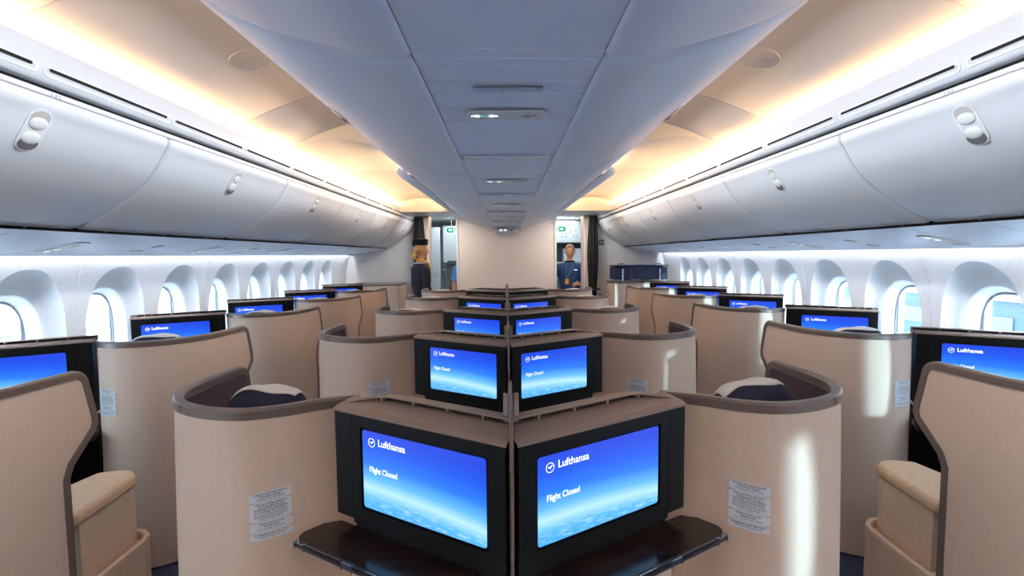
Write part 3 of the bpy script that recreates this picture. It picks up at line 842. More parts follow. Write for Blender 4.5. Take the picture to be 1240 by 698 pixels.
for k, yy in enumerate((1.555, 2.925, 4.295, 5.665, 7.03)):
    sign_panel(f'lit seat belt sign in the centre ceiling panel, {ORD[k]} along it', (0, yy, 2.0385), (1, 0, 0), (0, -1, 0), (0, 0, -1), .125, .050, -.072, .062, .085, G_)
# end sign hanging at the bulkhead
root = sign_panel('lit sign box hanging at the end of the centre panel before the bulkhead', (0, 7.62, 1.985), (1, 0, 0), (0, 0, 1), (0, -1, 0), .15, .042, -.05, .08, .11, G_)
bevel(mk('sign_box', box(-.17, .17, .004, .14, -.055, .055), 'service', root, smooth=False), .01, 2)
# air grille and reading light clusters
g = thing('air_grille', 'ribbed air grille in the centre ceiling panel before its lit signs', 'grille', (0, 1.322, 2.037))
mk('grille_plate', join(*[box(-.088+.0073*k-.0018, -.088+.0073*k+.0018, -.014, .014, -.004, .002) for k in range(25)]), 'service', g, smooth=False)
mk('grille_back', box(-.092, .092, -.015, .015, -.0005, .003), 'grey', g, smooth=False)
for k, yy in enumerate((2.225, 3.60, 4.97, 6.34)):
    g = thing('reading_light', f'cluster of four small reading lights in the centre panel, {ORD[k]} along it', 'light', (0, yy, 2.035), 'reading light clusters')
    mk('light_plate', prism([(-.19, -.03), (.19, -.03), (.19, .03), (-.19, .03)], -.002, .004), 'service', g, smooth=False)
    for xx in (-.155, -.055, .055, .155):
        l = mk('light_eye', ellipsoid(xx, 0, -.002, .036, .020, .007, 16, 8), 'plate', g)
        mk('light_lens', ellipsoid(xx, -.004, -.007, .012, .010, .005, 12, 6), 'lens', l)
bevel(tag(mk('ceiling_latch', box(-.022, .022, .848, .882, 2.028, 2.040), 'service', smooth=False), 'small rounded catch on the centre ceiling panel', 'latch'), .004, 2)
for s in (-1, 1):
    # belt signs under the outboard bins
    t0 = Vector((s*1.895, 0, 1.722)); t1 = Vector((s*2.44, 0, 1.615)); dv = (t1-t0).normalized()
    ex = dv*s; ez = Vector((-s*dv.z*s, 0, 0)); ez = Vector((dv.z*s, 0, -abs(dv.x))).normalized()
    if s < 0: ez = Vector((-dv.z*-1, 0, -abs(dv.x))).normalized()
    mid = t0.lerp(t1, .52)
    ez = Vector((s*-.193, 0, -.981))
    for k, yy in enumerate((1.25, 2.42, 3.54, 4.72, 5.9, 7.05)):
        sign_panel(f'lit seat belt sign under the wall bins {SIDE[s]}, {ORD[k]} along', (mid.x, yy, mid.z-.0105), tuple(ex), (0, -1, 0), tuple(ez), .12, .045, -.055, .062, .085, G_)
        g = thing('reading_light', f'pair of small reading lights under the wall bins {SIDE[s]}, {ORD[k]} along', 'light', (mid.x, yy+.56, mid.z-.014), 'reading lights under the wall bins')
        for q in (-.07, .07):
            l = mk('light_eye', xform(ellipsoid(0, 0, 0, .042, .03, .006, 16, 8), lambda a, b, c: tuple(ex*(a+q)+Vector((0, b, 0))+ez*(c))), 'plate', g)

# seat row numbers on the bin rim
for s, t in ((-1, '5  A C'), (1, '5  H K')):
    tv = text_vf(t, .014, 0, 'CENTER')
    tag(mk('row_number', xform(tv, lambda a, b, c: (s*1.4475, 1.62-a if s > 0 else 1.62+a, 2.1165+b)), 'signgrey', smooth=False), f'tiny grey seat row number on the bin rim {SIDE[s]}', 'number')

# ------- far end: bulkhead, door frames, end walls
def ends(): pass
bw = struct(mk('wall_bulkhead', box(-.765, .765, 7.8, 7.86, 0, 2.30), 'bulk', smooth=False))
for s in (-1, 1):
    struct(mk('trim_51' if s < 0 else 'trim_52', box(min(s*.765, s*.80), max(s*.765, s*.80), 7.78, 7.88, 0, 2.23), 'endwall', smooth=False))
    for zz in (1.84, 2.13):
        tag(mk('bulkhead_screw', xform(ellipsoid(0, 0, 0, .009, .004, .009, 10, 6), lambda a, b, c: (s*.715+a, 7.797+b, zz-.02+c)), 'grey'), f"small {'upper' if zz > 2 else 'lower'} screw in the beige bulkhead {SIDE[s]}", 'screw')
    # outer pilaster of the doorway
    struct(mk('trim_53' if s < 0 else 'trim_54', box(min(s*1.235, s*1.32), max(s*1.235, s*1.32), 7.8, 8.1, 0, 2.23), 'bulk', smooth=False))
    struct(mk('trim_55' if s < 0 else 'trim_56', box(min(s*1.27, s*1.278), max(s*1.27, s*1.278), 7.795, 7.8, .9, 2.1), 'grey', smooth=False))
    # end wall outboard of the curtain
    P = [(1.32, 0), (2.62, 0), (2.62, 1.75), (1.32, 2.4)]
    struct(mk('wall_end_left' if s < 0 else 'wall_end_right', prism([(x*s, z) for x, z in P], 7.8, 7.86, lambda a, b, c: (a, c, b)), 'endwall', smooth=False))
    # header above the opening
    struct(mk('trim_57' if s < 0 else 'trim_58', box(min(s*.765, s*1.4), max(s*.765, s*1.4), 7.8, 7.86, 2.235, 2.4), 'endwall', smooth=False))
    # curtain: pleated column
    rows = []
    for i in range(15):
        z = 2.195-2.17*i/14; w = .066+.02*math.sin(i*.5) + (0 if s > 0 else .008)
        row = []
        for k in range(40):
            a = 2*PI*k/40; r = 1+.16*math.cos(a*8+.6*math.sin(z*2))
            row.append((w*r*math.cos(a)*(.78+.3*min(1, i/9)), .07*r*math.sin(a), z))
        rows.append(row)
    v, f = grid(rows, closed_v=True)
    cu = thing('curtain', f'black gathered curtain hanging beside the doorway {SIDE[s]}', 'curtain', (s*1.36, 7.68, 0), 'aisle curtains')
    mk('curtain_cloth', (v, f), 'curtain', cu)
    mk('curtain_tie', xform(tube([(.11*math.cos(a*PI/8), .085*math.sin(a*PI/8), 1.05) for a in range(17)], .012, 6), lambda a, b, c: (a, b, c)), 'navy', cu)
    bevel(mk('curtain_rail', box(-.15, .15, -.02, .02, 2.193, 2.213), 'grey', cu, smooth=False), .004, 1)
# back of the cabin behind the camera
struct(mk('wall_back', box(-2.75, 2.75, Y0-.1, Y0, 0, 2.6), 'bulk', smooth=False))
struct(mk('ceiling', box(-2.8, 2.8, Y0-.1, 11.6, 2.62, 2.68), 'grey', smooth=False))
# placard by the curtain
tag(mk('wall_placard', join(box(1.475, 1.56, 7.790, 7.80, 1.745, 1.835)), 'mauve', smooth=False), 'small mauve square placard on the end wall beside the black curtain', 'sign')
hm = []
for k in range(20):
    a = 2*PI*k/20; hm.append((1.5175+.0013*16*math.sin(a)**3, 7.788, 1.79+.0013*(13*math.cos(a)-5*math.cos(2*a)-2*math.cos(3*a)-math.cos(4*a))))
mk('heart_symbol', (hm, [tuple(range(20))]), 'plate', bpy.data.objects['wall_placard'], smooth=False)

# ------- galley beyond the doorways
struct(mk('wall_galley', join(box(-2.7, 2.7, 10.9, 11.0, 0, 2.6), box(-2.75, -2.65, 7.9, 11, 0, 2.6), box(2.65, 2.75, 7.9, 11, 0, 2.6), box(-.36, .36, 7.9, 9.0, 0, 2.3)), 'galley', smooth=False))
for s in (-1, 1):
    rows = [[(s*(.70+.0*k), 7.87+3.1*k, 2.215) for k in (0, 1)], [(s*1.0, 7.87+3.1*k, 2.26) for k in (0, 1)] if False else [(s*1.0, 7.87, 2.31), (s*1.0, 10.95, 2.31)], [(s*1.4, 7.87, 2.30), (s*1.4, 10.95, 2.30)], [(s*2.7, 7.87, 2.2), (s*2.7, 10.95, 2.2)]]
    struct(mk('ceiling', grid(rows), 'ceil'))
    # exit sign hanging across the aisle
    ex_ = thing('exit_sign', f'green running-man exit sign hanging beyond the doorway {SIDE[s]}', 'sign', (s*.955, 9.3, 2.085), 'green exit signs')
    P = []
    for k in range(24):
        an = 2*PI*k/24; c, q = math.cos(an), math.sin(an)
        P.append((.13*(1 if c > 0 else -1)+.055*c, .055*q))
    mk('sign_body', prism([(a*1.04, b*1.12) for a, b in P], .0, .03, lambda a, b, c: (a, c, b)), 'signwhite', ex_, smooth=False)
    mk('sign_face', ([(a, -.001, b) for a, b in P], [tuple(range(24))]), 'green', ex_, smooth=False)
    man = [([(a+xo, -.002, b) for a, b in pts], [tuple(range(len(pts)))]) for xo, pts in (
        (0, [(.012, .026), (.022, .026), (.022, .038), (.012, .038)]), (0, [(-.016, .022), (.014, .024), (.004, -.006), (-.010, -.004)]),
        (0, [(-.010, -.004), (.004, -.006), (-.012, -.038), (-.022, -.038)]), (0, [(.0, -.004), (.010, -.004), (.026, -.022), (.016, -.034)]),
        (-.105, [(-.03, 0), (-.0, .03), (-.0, .012), (.03, .012), (.03, -.012), (0, -.012), (0, -.03)]),
        (.105, [(.03, 0), (.0, .03), (.0, .012), (-.03, .012), (-.03, -.012), (0, -.012), (0, -.03)]))]
    fr = grid([[(x*q, -.0018, z*q) for q in (1, .88)] for x, z in ((-.045, -.045), (.045, -.045), (.045, .045), (-.045, .045), (-.045, -.045))])
    mk('exit_symbol', join(*man, fr), 'signwhite', ex_, smooth=False)
    mk('sign_hanger', join(box(-.09, -.08, .01, .02, .06, .20), box(.08, .09, .01, .02, .06, .20)), 'grey', ex_, smooth=False)
# hat side: pale door panel, white cupboard and folded jump seat
cp = thing('galley_cupboard', 'white tall cupboard beyond the doorway with a small red-marked notice', 'cupboard', (-1.0, 9.9, 0))
bevel(mk('cupboard_body', box(-.28, .35, 0, .5, 1.45, 2.2), 'galley', cp, smooth=False), .015, 2)
mk('notice', box(.05, .12, -.004, 0, 1.66, 1.80), 'signwhite', cp, smooth=False)
mk('notice_mark', box(.07, .085, -.006, -.004, 1.70, 1.735), 'signred', cp, smooth=False)
js = thing('jump_seat', 'grey folded crew jump seat below the white cupboard', 'seat', (-.98, 9.75, 0))
bevel(mk('seat_back', box(-.16, .20, 0, .10, .55, 1.42), 'jump', js, smooth=False), .02, 2)
bevel(mk('head_pad', box(-.20, .24, -.03, .08, 1.40, 1.50), 'galley_dark', js, smooth=False), .02, 2)
for z in (.95, 1.10): mk('harness_strap', box(-.14, .18, -.012, 0, z, z+.04), 'galley_dark', js, smooth=False)
ph = thing('crew_handset', 'grey crew telephone handset mounted beside the folded jump seat', 'telephone', (-1.24, 9.7, 0))
bevel(mk('handset_cradle', box(-.045, .045, 0, .05, 1.10, 1.32), 'grey', ph, smooth=False), .01, 2)
mk('handset', tube([(0, -.03, 1.12), (0, -.045, 1.16), (0, -.045, 1.26), (0, -.03, 1.30)], [.02, .012, .012, .02], 8), 'galley_dark', ph)
mk('handset_cord', tube([(.0+.02*math.sin(k), -.02, 1.1-.02*k) for k in range(14)], .004, 5), 'dark', ph)
pn = thing('door_panel', 'pale blue-grey cabin door panel beyond the doorway', 'panel', (-1.42, 9.6, 0))
bevel(mk('panel_body', box(-.22, .12, 0, .05, .1, 2.15), 'galley', pn, smooth=False), .01, 2)
for z in (1.19, 1.22, 1.25): mk('panel_line', box(-.05, .06, -.003, 0, z, z+.006), 'grey', pn, smooth=False)
# bag side: galley unit with upper cupboard, work surface and dark recess
gu = thing('galley_unit', 'white galley unit with dotted upper panel behind the man', 'galley unit', (1.15, 9.5, 0))
bevel(mk('upper_panel', box(-.50, .55, 0, .5, 1.83, 2.25), 'galley', gu, smooth=False), .01, 2)
for i, (x, z) in enumerate([(-.06, 2.09), (-.0, 2.09), (.07, 2.12), (-.06, 2.02), (.02, 2.02), (.09, 2.04), (-.06, 1.95), (.02, 1.95), (.16, 1.97), (.12, 2.08), (.2, 2.06), (.22, 1.95)]):
    mk('panel_knob', box(x-.009, x+.009, -.006, 0, z-.009, z+.009), 'galley_dark', gu, smooth=False)
mk('recess_back', box(-.50, .55, .35, .4, 1.0, 1.83), 'galley_dark', gu, smooth=False)
mk('shelf', box(-.50, .55, 0, .5, 1.42, 1.45), 'galley', gu, smooth=False)
mk('counter', box(-.50, .55, -.05, .5, .98, 1.02), 'grey', gu, smooth=False)
mk('oven', box(-.02, .35, .1, .35, 1.46, 1.72), 'galley', gu, smooth=False)
bevel(mk('lower_cupboard', box(-.50, .55, 0, .5, 0, .98), 'galley', gu, smooth=False), .01, 2)
bt = thing('water_bottle', 'blue bottle standing in a white holder under the exit sign', 'bottle', (.86, 9.42, 1.90))
mk('bottle_body', tube([(0, 0, 0), (0, 0, .09), (0, 0, .12), (0, 0, .15)], [.032, .034, .03, .012], 12), 'steel_blue', bt)
mk('bottle_holder', box(-.09, .10, .035, .05, -.05, .2), 'signwhite', bt, smooth=False)
for i, (x, h, r, m_) in enumerate(((.90, .22, .035, 'steel_blue'), (.98, .16, .04, 'grey'), (.84, .18, .035, 'signred'))):
    v = tube([(0, 0, 0), (0, 0, h*.7), (0, 0, h*.85), (0, 0, h)], [r, r, r*.5, r*.45], 12)
    tag(mk('galley_flask', v, m_, loc=(x, 9.47, 1.0205)), ['blue flask standing on the galley counter', 'grey metal pot standing on the galley counter', 'red canister standing on the galley counter'][i], 'flask')

# ------- navy folded bassinet bag on the end unit
bg = thing('bassinet_bag', 'folded navy fabric bag with two silver uprights on the square end unit', 'bag', (2.02, 7.46, 1.1875))
rows = []
for i in range(25):
    x = -.41+.82*i/24; e = 1 if 1 < i < 23 else (.97 if i in (1, 23) else .92)
    row = []
    for k in range(24):
        a = 2*PI*k/24; c = math.copysign(abs(math.cos(a))**.22, math.cos(a)); q = math.copysign(abs(math.sin(a))**.22, math.sin(a))
        row.append((x, .13*c*e+.006*math.sin(x*40+k), .128+.105*q*e+.006*math.sin(x*23+k*1.3)+(.012 if q > .8 else 0)*math.cos(x*9)))
    rows.append(row)
v, f = grid(rows, closed_v=True); f.append(tuple(range(24))); f.append(tuple(range(len(v)-24, len(v))))
mk('bag_body', (v, f), 'bag', bg)
bevel(mk('bag_flap', box(-.42, .42, -.15, .12, .225, .245), 'bag', bg, smooth=False), .008, 2)
for x in (-.27, .29):
    bevel(mk('silver_upright', box(x-.009, x+.009, -.155, -.143, 0, .19), 'chrome', bg, smooth=False), .003, 1)
    mk('carry_handle', tube([(x-.05, -.05, .24), (x-.04, -.05, .265), (x+.04, -.05, .265), (x+.05, -.05, .24)], .006, 6), 'bag', bg)

# ------------------------------------------------------------------ people
def skin_mesh(name, nodes, edges, m, parent, root=0, sub=2):
    me = bpy.data.meshes.new(name); me.from_pydata([n[0] for n in nodes], edges, []); me.update()
    me.materials.append(M[m])
    o = link(bpy.data.objects.new(name, me), parent)
    sk = o.modifiers.new('body', 'SKIN'); sk.use_smooth_shade = True; sk.branch_smoothing = .6
    for i, n in enumerate(nodes):
        sv = me.skin_vertices[0].data[i]; r = n[1]
        sv.radius = (r, r) if not isinstance(r, tuple) else r; sv.use_root = (i == root)
    sb = o.modifiers.new('smooth', 'SUBSURF'); sb.levels = sub; sb.render_levels = sub
    return o
def head_vf(female):
    n, m = 44, 34; rows = []
    g = lambda a, w_: math.exp(-(a/w_)**2)
    for i in range(m+1):
        th = PI*i/m; row = []
        for k in range(n):
            ph_ = 2*PI*k/n
            nx, ny, nz = math.sin(th)*math.cos(ph_), math.sin(th)*math.sin(ph_), math.cos(th)
            low = max(0, -nz)
            x = nx*.076*(1-.20*low**1.5)*(.95 if female else 1); z = 1.645+nz*.118
            y = .010+ny*(.096 if ny < 0 else .090)
            if ny < 0: y *= 1-.45*low                 # nape draws in under the skull
            if ny > 0:
                f = ny
                y += f*(.024*g(x, .013)*g(z-1.628, .020)+.012*g(x, .009)*g(z-1.650, .022))      # nose
                y -= f*.009*(g(x-.031, .016)+g(x+.031, .016))*g(z-1.660, .012)                     # eye sockets
                y += f*(.005*g(z-1.682, .014)*g(x, .05)+.010*g(x, .022)*g(z-1.550, .016)+.006*g(x, .020)*g(z-1.590, .008))
                y += f*.006*low
            row.append((x, y, z))
        rows.append(row)
    return grid(rows, closed_v=True)
def person(label, loc, rz, arms, shirt, skirt=False, hair='hair_grey', hat=False, female=False, h=1.0, head_yaw=0, scarf=False, lanyard=False, sleeve='long', seam=None):
    root = thing('person', label, 'person', loc, None, rz)
    root.scale = (h, h, h)
    sw = .165 if female else .190
    V = [((0, 0, .95), (.135, .105)), ((0, .0, 1.12), (.115, .09)), ((0, -.005, 1.30), (.135, .105)), ((0, -.01, 1.43), (.068, .062)), ((0, 0, 1.50), .056), ((0, .006, 1.545), .053),
         ((0, .012, 1.575), .052)]
    E = [(0, 1), (1, 2), (2, 3), (3, 4), (4, 5), (5, 6)]
    def add(p, r, par):
        V.append((p, r)); E.append((par, len(V)-1)); return len(V)-1
    J = []
    for sd in (-1, 1):
        hip = add((sd*.09, 0, .88), .095, 0); kn = add((sd*.10, .01, .50), .058, hip); an = add((sd*.10, -.02, .10), .038, kn)
        he = add((sd*.10, -.03, .045), .036, an); to = add((sd*.115, .14, .03), .03, he)
        el, wr, hd = arms[sd]
        sh = add((sd*sw, -.01, 1.39), .045, 3)
        e = add(el, .042, sh); w = add(wr, .028, e)
        dirn = (Vector(hd)-Vector(wr)).normalized()
        pm = Vector(wr)+dirn*.055; p = add(tuple(pm), (.033, .02), w)
        side = dirn.cross(Vector((0, 1, 0))).normalized() if abs(dirn.y) < .8 else Vector((1, 0, 0))
        curl = Vector((0, -.35, 0)) if dirn.z < -.5 else Vector((0, 0, -.4))
        for q, ln in ((-.024, .060), (-.008, .072), (.008, .068), (.024, .052)):
            a = add(tuple(pm+side*q+dirn*.035), .0095, p); b = add(tuple(pm+side*q*1.15+dirn*(.035+ln*.5)+curl*.01), .0085, a)
            add(tuple(pm+side*q*1.1+dirn*(.035+ln*.9)+curl*.04), .007, b)
        th = add(tuple(pm-side*sd*.035-dirn*.01), .011, p); add(tuple(pm-side*sd*.05+dirn*.035), .009, th)
        J.append((sh, e, w, hip, kn, an))
    bd = skin_mesh('body', V, E, 'skin', root)
    # grow the skinned limbs, then weld the modelled head onto the neck as part of the same mesh
    bpy.context.view_layer.update()
    me = bpy.data.meshes.new_from_object(bd.evaluated_get(bpy.context.evaluated_depsgraph_get()))
    bv = ([tuple(v.co) for v in me.vertices], [tuple(q.vertices) for q in me.polygons])
    bpy.data.objects.remove(bd)
    mk('body', join(bv, head_vf(female)), 'skin', root, ang=1.2)
    # shirt or jacket: shaped torso with sleeves
    if female:
        R_ = [(.82, .190, .155), (.90, .186, .148), (.98, .158, .125), (1.08, .132, .108), (1.18, .140, .112), (1.29, .160, .122), (1.37, .162, .112), (1.415, .140, .098), (1.45, .095, .078), (1.478, .060, .062)]
    else:
        R_ = [(.92, .172, .135), (1.02, .170, .130), (1.14, .170, .126), (1.26, .186, .130), (1.35, .198, .126), (1.405, .185, .108), (1.44, .140, .092), (1.47, .088, .074), (1.492, .064, .064)]
    rows = []
    P3 = catmull(R_, 4)
    for q in P3:
        rows.append([(q.y*math.copysign(abs(math.cos(a))**.85, math.cos(a)), -.006+q.z*math.copysign(abs(math.sin(a))**.9, math.sin(a)), q.x) for a in [2*PI*k/32 for k in range(32)]])
    tor = grid(rows, closed_v=True)
    pc = [tor]
    for sd, (sh, e, w, *_r) in zip((-1, 1), J):
        S_ = Vector(V[sh][0]); E_ = Vector(V[e][0]); W_ = Vector(V[w][0])
        rs = .066 if female else .074
        if sleeve == 'long': pts = [Vector((sd*.075, -.008, 1.392)), S_+Vector((-sd*.01, 0, -.012)), S_.lerp(E_, .5)+Vector((sd*.008, 0, 0)), E_, E_.lerp(W_, .55), E_.lerp(W_, .94)]; rr = [rs*.8, rs, rs*.86, rs*.80, rs*.66, rs*.58]
        else: pts = [Vector((sd*.075, -.008, 1.392)), S_+Vector((-sd*.01, 0, -.012)), S_.lerp(E_, .45), S_.lerp(E_, .85)]; rr = [rs*.8, rs, rs*.92, rs*.95]
        P4 = catmull([(q.x, q.y, q.z) for q in pts], 5); n_ = len(P4)-1
        r4 = []
        for k in range(n_+1):
            f = k/n_*(len(rr)-1); a = min(int(f), len(rr)-2); r4.append(rr[a]+(rr[a+1]-rr[a])*(f-a))
        pc.append(tube(P4, r4, 16, caps=False))
    mk('jacket' if female else 'shirt', join(*pc), shirt, root, ang=1.3)
    nod, ed = [((0, 0, .93), (.15, .12) if not female else (.15, .12))], []
    for sd, (sh, e, w, hip, kn, an) in zip((-1, 1), J):
        i = len(nod)
        nod += [((sd*.092, 0, .84), .115), ((sd*.10, .01, .50), .08), ((sd*.10, -.02, .11), .062)]; ed += [(0, i), (i, i+1), (i+1, i+2)]
    skin_mesh('trousers', nod, ed, 'uniform', root)
    for sd in (-1, 1):
        mk('shoe', xform(ellipsoid(sd*.11, .045, .04, .048, .135, .042, 14, 8), lambda a, b, c: (a, b, max(c, .004))), 'dark', root)
    # face
    for sd in (-1, 1):
        mk('eye', ellipsoid(sd*.030, .0835, 1.659, .010, .006, .005, 10, 6), 'eye', root)
        mk('eyebrow', ellipsoid(sd*.031, .0885, 1.677, .016, .004, .0028, 10, 6), hair, root)
        mk('ear', ellipsoid(sd*.076, .000, 1.640, .009, .017, .029, 10, 8), 'skin', root)
    mk('mouth', ellipsoid(0, .0935, 1.590, .021, .008, .0055, 10, 6), 'lips', root)
    # hair cap
    rows = []
    for i in range(11):
        th = PI*.62*i/10
        rows.append([])
        for k in range(28):
            ph_ = 2*PI*k/28
            fr_ = math.sin(ph_)           # +1 at the face
            t2 = th*(1 if fr_ < -.1 else 1-.56*((fr_+.1)/1.1)**.6)
            rg = 1+.025*math.sin(k*5+i*2)
            rows[-1].append((.0785*math.sin(t2)*math.cos(ph_)*rg, .004+.096*math.sin(t2)*math.sin(ph_)*rg, 1.662+.104*math.cos(t2)*rg))
    v, f = grid(rows, closed_v=True); hr = mk('hair', (v, f), hair, root)
    sm = hr.modifiers.new('t', 'SOLIDIFY'); sm.thickness = .012
    if female:
        mk('hair_bun', ellipsoid(0, -.098, 1.585, .046, .044, .055, 16, 10), hair, root)
    if hat:
        ht = mk('hat', tube([(0, .0, 1.715), (0, .0, 1.72), (0, .0, 1.785), (0, .0, 1.80), (0, 0, 1.805)], [.096, .102, .107, .103, .08], 28), 'curtain', root); ht['label'] = 'black pillbox hat'
        bevel(mk('hat_ribbon', box(-.02, .02, -.118, -.10, 1.70, 1.78), 'curtain', root, smooth=False), .004, 1)
    if scarf:
        mk('scarf', join(tube([(.064*math.cos(a*PI/8), .008+.066*math.sin(a*PI/8), 1.500-.012*math.sin(a*PI/8)) for a in range(17)], .015, 8), tube([(.0, .072, 1.49), (.01, .105, 1.455), (.0, .125, 1.40), (-.01, .135, 1.36)], [.016, .024, .026, .010], 8)), 'yellow', root)
        mk('hair_ribbon', ellipsoid(0, -.088, 1.535, .030, .018, .018, 12, 8), 'yellow', root)
        mk('sleeve_band', tube([(-.0, 0, 0)]*0+[(arms[1][1][0], arms[1][1][1], arms[1][1][2]+.05), (arms[1][1][0], arms[1][1][1], arms[1][1][2]+.08)], .046, 12), 'yellow', root)
        mk('collar', tube([(.09*math.cos(a*PI/8), .0+.085*math.sin(a*PI/8), 1.470) for a in range(17)], .012, 8), 'cloth', root)
    if lanyard:
        mk('lanyard', join(tube([(-.05, .06, 1.475), (-.03, .150, 1.36), (.03, .170, 1.26), (.06, .165, 1.20)],   .004, 6), tube([(.05, .06, 1.475), (.075, .150, 1.36), (.08, .170, 1.26), (.06, .165, 1.20)], .004, 6)), 'steel_blue', root)
        mk('pass_card', box(.03, .09, .165, .17, 1.10, 1.19), 'yellow', root, smooth=False)
        mk('polo_collar', tube([(.075*math.cos(a*PI/8), .012+.075*math.sin(a*PI/8), 1.488) for a in range(17)], .011, 8), 'uniform', root)
        mk('chest_lettering', box(-.12, -.06, .122, .126, 1.335, 1.345), 'signwhite', root, smooth=False)
    return root
# arms: side -> (elbow, wrist, hand direction point)
person('woman in black pillbox hat and navy uniform, seen in profile in the aisle', (-1.225, 7.0, 0), -PI/2+.62,
       {-1: ((-.245, .02, 1.13), (-.20, .12, .90), (-.17, .22, .86)), 1: ((.235, -.03, 1.13), (.17, .12, .92), (.10, .2, .88))}, 'uniform', hair='hair_blond', hat=True, female=True, h=1.02, scarf=True)
person('grey-haired man in navy polo shirt with yellow pass standing in the doorway', (1.085, 8.35, 0), PI-.06,
       {-1: ((-.30, .05, 1.16), (-.17, .22, 1.10), (-.06, .25, 1.11)), 1: ((.33, -.03, 1.17), (.30, .10, 1.0), (.24, .17, .97))}, 'polo', lanyard=True, h=1.0)
person('person in bright blue short-sleeved shirt mostly hidden behind the bulkhead', (-.66, 8.45, 0), PI+.3,
       {-1: ((-.25, .0, 1.12), (-.24, .05, .87), (-.23, .08, .78)), 1: ((.26, .0, 1.12), (.27, .06, .87), (.26, .1, .78))}, 'blue_shirt', sleeve='short', h=1.0, hair='hair_grey')

# ------------------------------------------------------------------ outside
struct(mk('ground', ([(-160, -160, -3.4), (160, -160, -3.4), (160, 160, -3.4), (-160, 160, -3.4)], [(0, 1, 2, 3)]), 'apron', smooth=False))
tb = thing('terminal_building', 'low blue-grey airport building seen through the windows', 'building', (24, 6, -3.4))
mk('building_body', box(0, 8, -30, 30, 0, 2.6), 'terminal', tb, smooth=False)
mk('building_roof', box(-.3, 8, -30, 30, 2.6, 2.75), 'grey', tb, smooth=False)
mk('building_windows', join(*[box(-.05, 0, -29+2.4*k, -27.2+2.4*k, .9, 1.8) for k in range(24)]), 'galley_dark', tb, smooth=False)
fb = thing('boundary_fence', 'thin dark fence line far across the apron', 'fence', (-26, 6, -3.4))
mk('fence_rail', join(box(0, .1, -40, 40, .92, 1.02), *[box(0, .1, -40+4*k, -39.9+4*k, 0, 1.0) for k in range(21)]), 'terminal', fb, smooth=False)

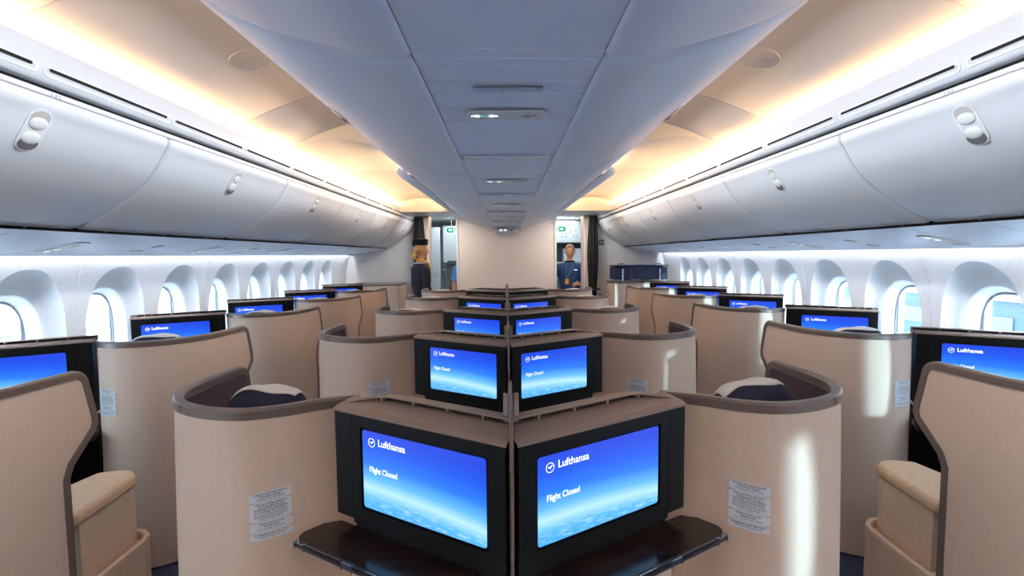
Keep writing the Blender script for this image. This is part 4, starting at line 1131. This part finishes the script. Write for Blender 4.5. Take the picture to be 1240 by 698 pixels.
# ------------------------------------------------------------------ lights
def area(name, loc, size, size_y, energy, col, rot, spread=PI):
    l = bpy.data.lights.new(name, 'AREA'); l.shape = 'RECTANGLE'; l.size = size; l.size_y = size_y; l.energy = energy; l.color = col; l.spread = spread
    o = bpy.data.objects.new(name, l); C.objects.link(o); o.location = loc; o.rotation_euler = rot; return o
w = bpy.data.worlds.new('sky'); bpy.context.scene.world = w; w.use_nodes = True
bg = w.node_tree.nodes['Background']; bg.inputs[0].default_value = (.68, .85, 1, 1); bg.inputs[1].default_value = 17
for s in (-1, 1):
    for yc in [q for q in WY if q > -1.5]:
        l = bpy.data.lights.new('window_daylight', 'AREA'); l.shape = 'RECTANGLE'; l.size = .5; l.size_y = .31; l.cycles.is_portal = True
        o = bpy.data.objects.new('window_daylight', l); C.objects.link(o); o.location = (s*2.75, yc, 1.12); o.rotation_euler = (0, s*PI/2, 0)
    # amber cove lamps along the ledge, aimed up and inboard
    area('cove_lamp', (s*1.495, 1.3, 2.262), .02, 10.6, 28, (1, .61, .29), (0, s*1.95, 0))
    # unseen cool lamps added on the centre bins to brighten the wall bins
    area('cross_aisle_fill_lamp', (s*.725, 1.6, 2.262), .03, 9.0, 25, (.90, .95, 1), (0, -s*(PI/2-.46), 0), 1.75)
    area('vault_fill_lamp', (s*.735, 5.0, 2.262), .03, 3.1, 26, (1, .60, .26), (0, PI+s*.6, 0))  # amber fill added on the inboard side to brighten the vault
    # wash lamps above the sidewall aimed down the wall
    area('wall_wash_lamp', (s*2.452, 2.4, 1.655), .02, 10.6, 36, (.90, .95, 1), (0, s*.25, 0))
    # fill lamps added out of view in the rear ceiling to brighten the seat shells
    for yy in (-3.2, -2.0, -.8):
        tag(mk('ceiling_fill_lamp', box(s*1.02-.12, s*1.02+.12, yy-.3, yy+.3, 2.425, 2.44), 'lamp', smooth=False), f'flat fill lamp added over the aisle {SIDE[s]}, {ORD[int((yy+3.3)//1.1)]} from the back wall', 'light')
        area('aisle_fill_lamp', (s*1.02, yy, 2.42), .24, .6, 7, (1, .88, .78), (0, 0, 0))
for s in (-1, 1):
    area('galley_lamp', (s*1.1, 9.1, 2.26), .5, 1.2, 12, (.86, .95, 1), (0, 0, 0))
    area('lintel_fill_lamp', (s*1.0, 7.25, 2.21), .4, .3, 10, (1, .94, .88), (0, 0, 0))  # unseen downlight added to lift the dark bulkhead
    area('doorway_lamp', (s*1.0, 8.0, 2.24), .3, .1, 3, (1, .62, .3), (PI, 0, 0))
sn = bpy.data.lights.new('sun', 'SUN'); sn.energy = 7; sn.angle = .02; sn.color = (.52, .83, 1)
so = bpy.data.objects.new('sun', sn); C.objects.link(so)
sd = Vector((-.78, 1, -.115)); so.rotation_euler = sd.to_track_quat('-Z', 'Y').to_euler(); so.location = (20, -15, 5)

# ------------------------------------------------------------------ camera
F = 590.
cam = bpy.data.cameras.new('camera'); cam.sensor_width = 36; cam.lens = F/1240*36; cam.clip_start = .05; cam.clip_end = 500
co = bpy.data.objects.new('camera', cam); C.objects.link(co)
yaw = -math.atan(7/F); pitch = -math.atan(40/F); roll = .0085
R = Matrix.Rotation(yaw, 3, 'Z') @ Matrix.Rotation(pitch, 3, 'X') @ Matrix.Rotation(roll, 3, 'Y')
right, fwd, up = R.col[0], R.col[1], R.col[2]
mw = Matrix((right, up, -fwd)).transposed().to_4x4(); mw.translation = (-.009, 0, EYE)
co.matrix_world = mw
sc = bpy.context.scene; sc.camera = co
sc.view_settings.view_transform = 'Standard'; sc.view_settings.look = 'None'; sc.view_settings.gamma = 1; sc.view_settings.exposure = 0
sc.view_settings.use_curve_mapping = False
sc.cycles.max_bounces = 10; sc.cycles.diffuse_bounces = 6; sc.cycles.transparent_max_bounces = 12
sc.cycles.sample_clamp_indirect = 6; sc.cycles.use_denoising = True
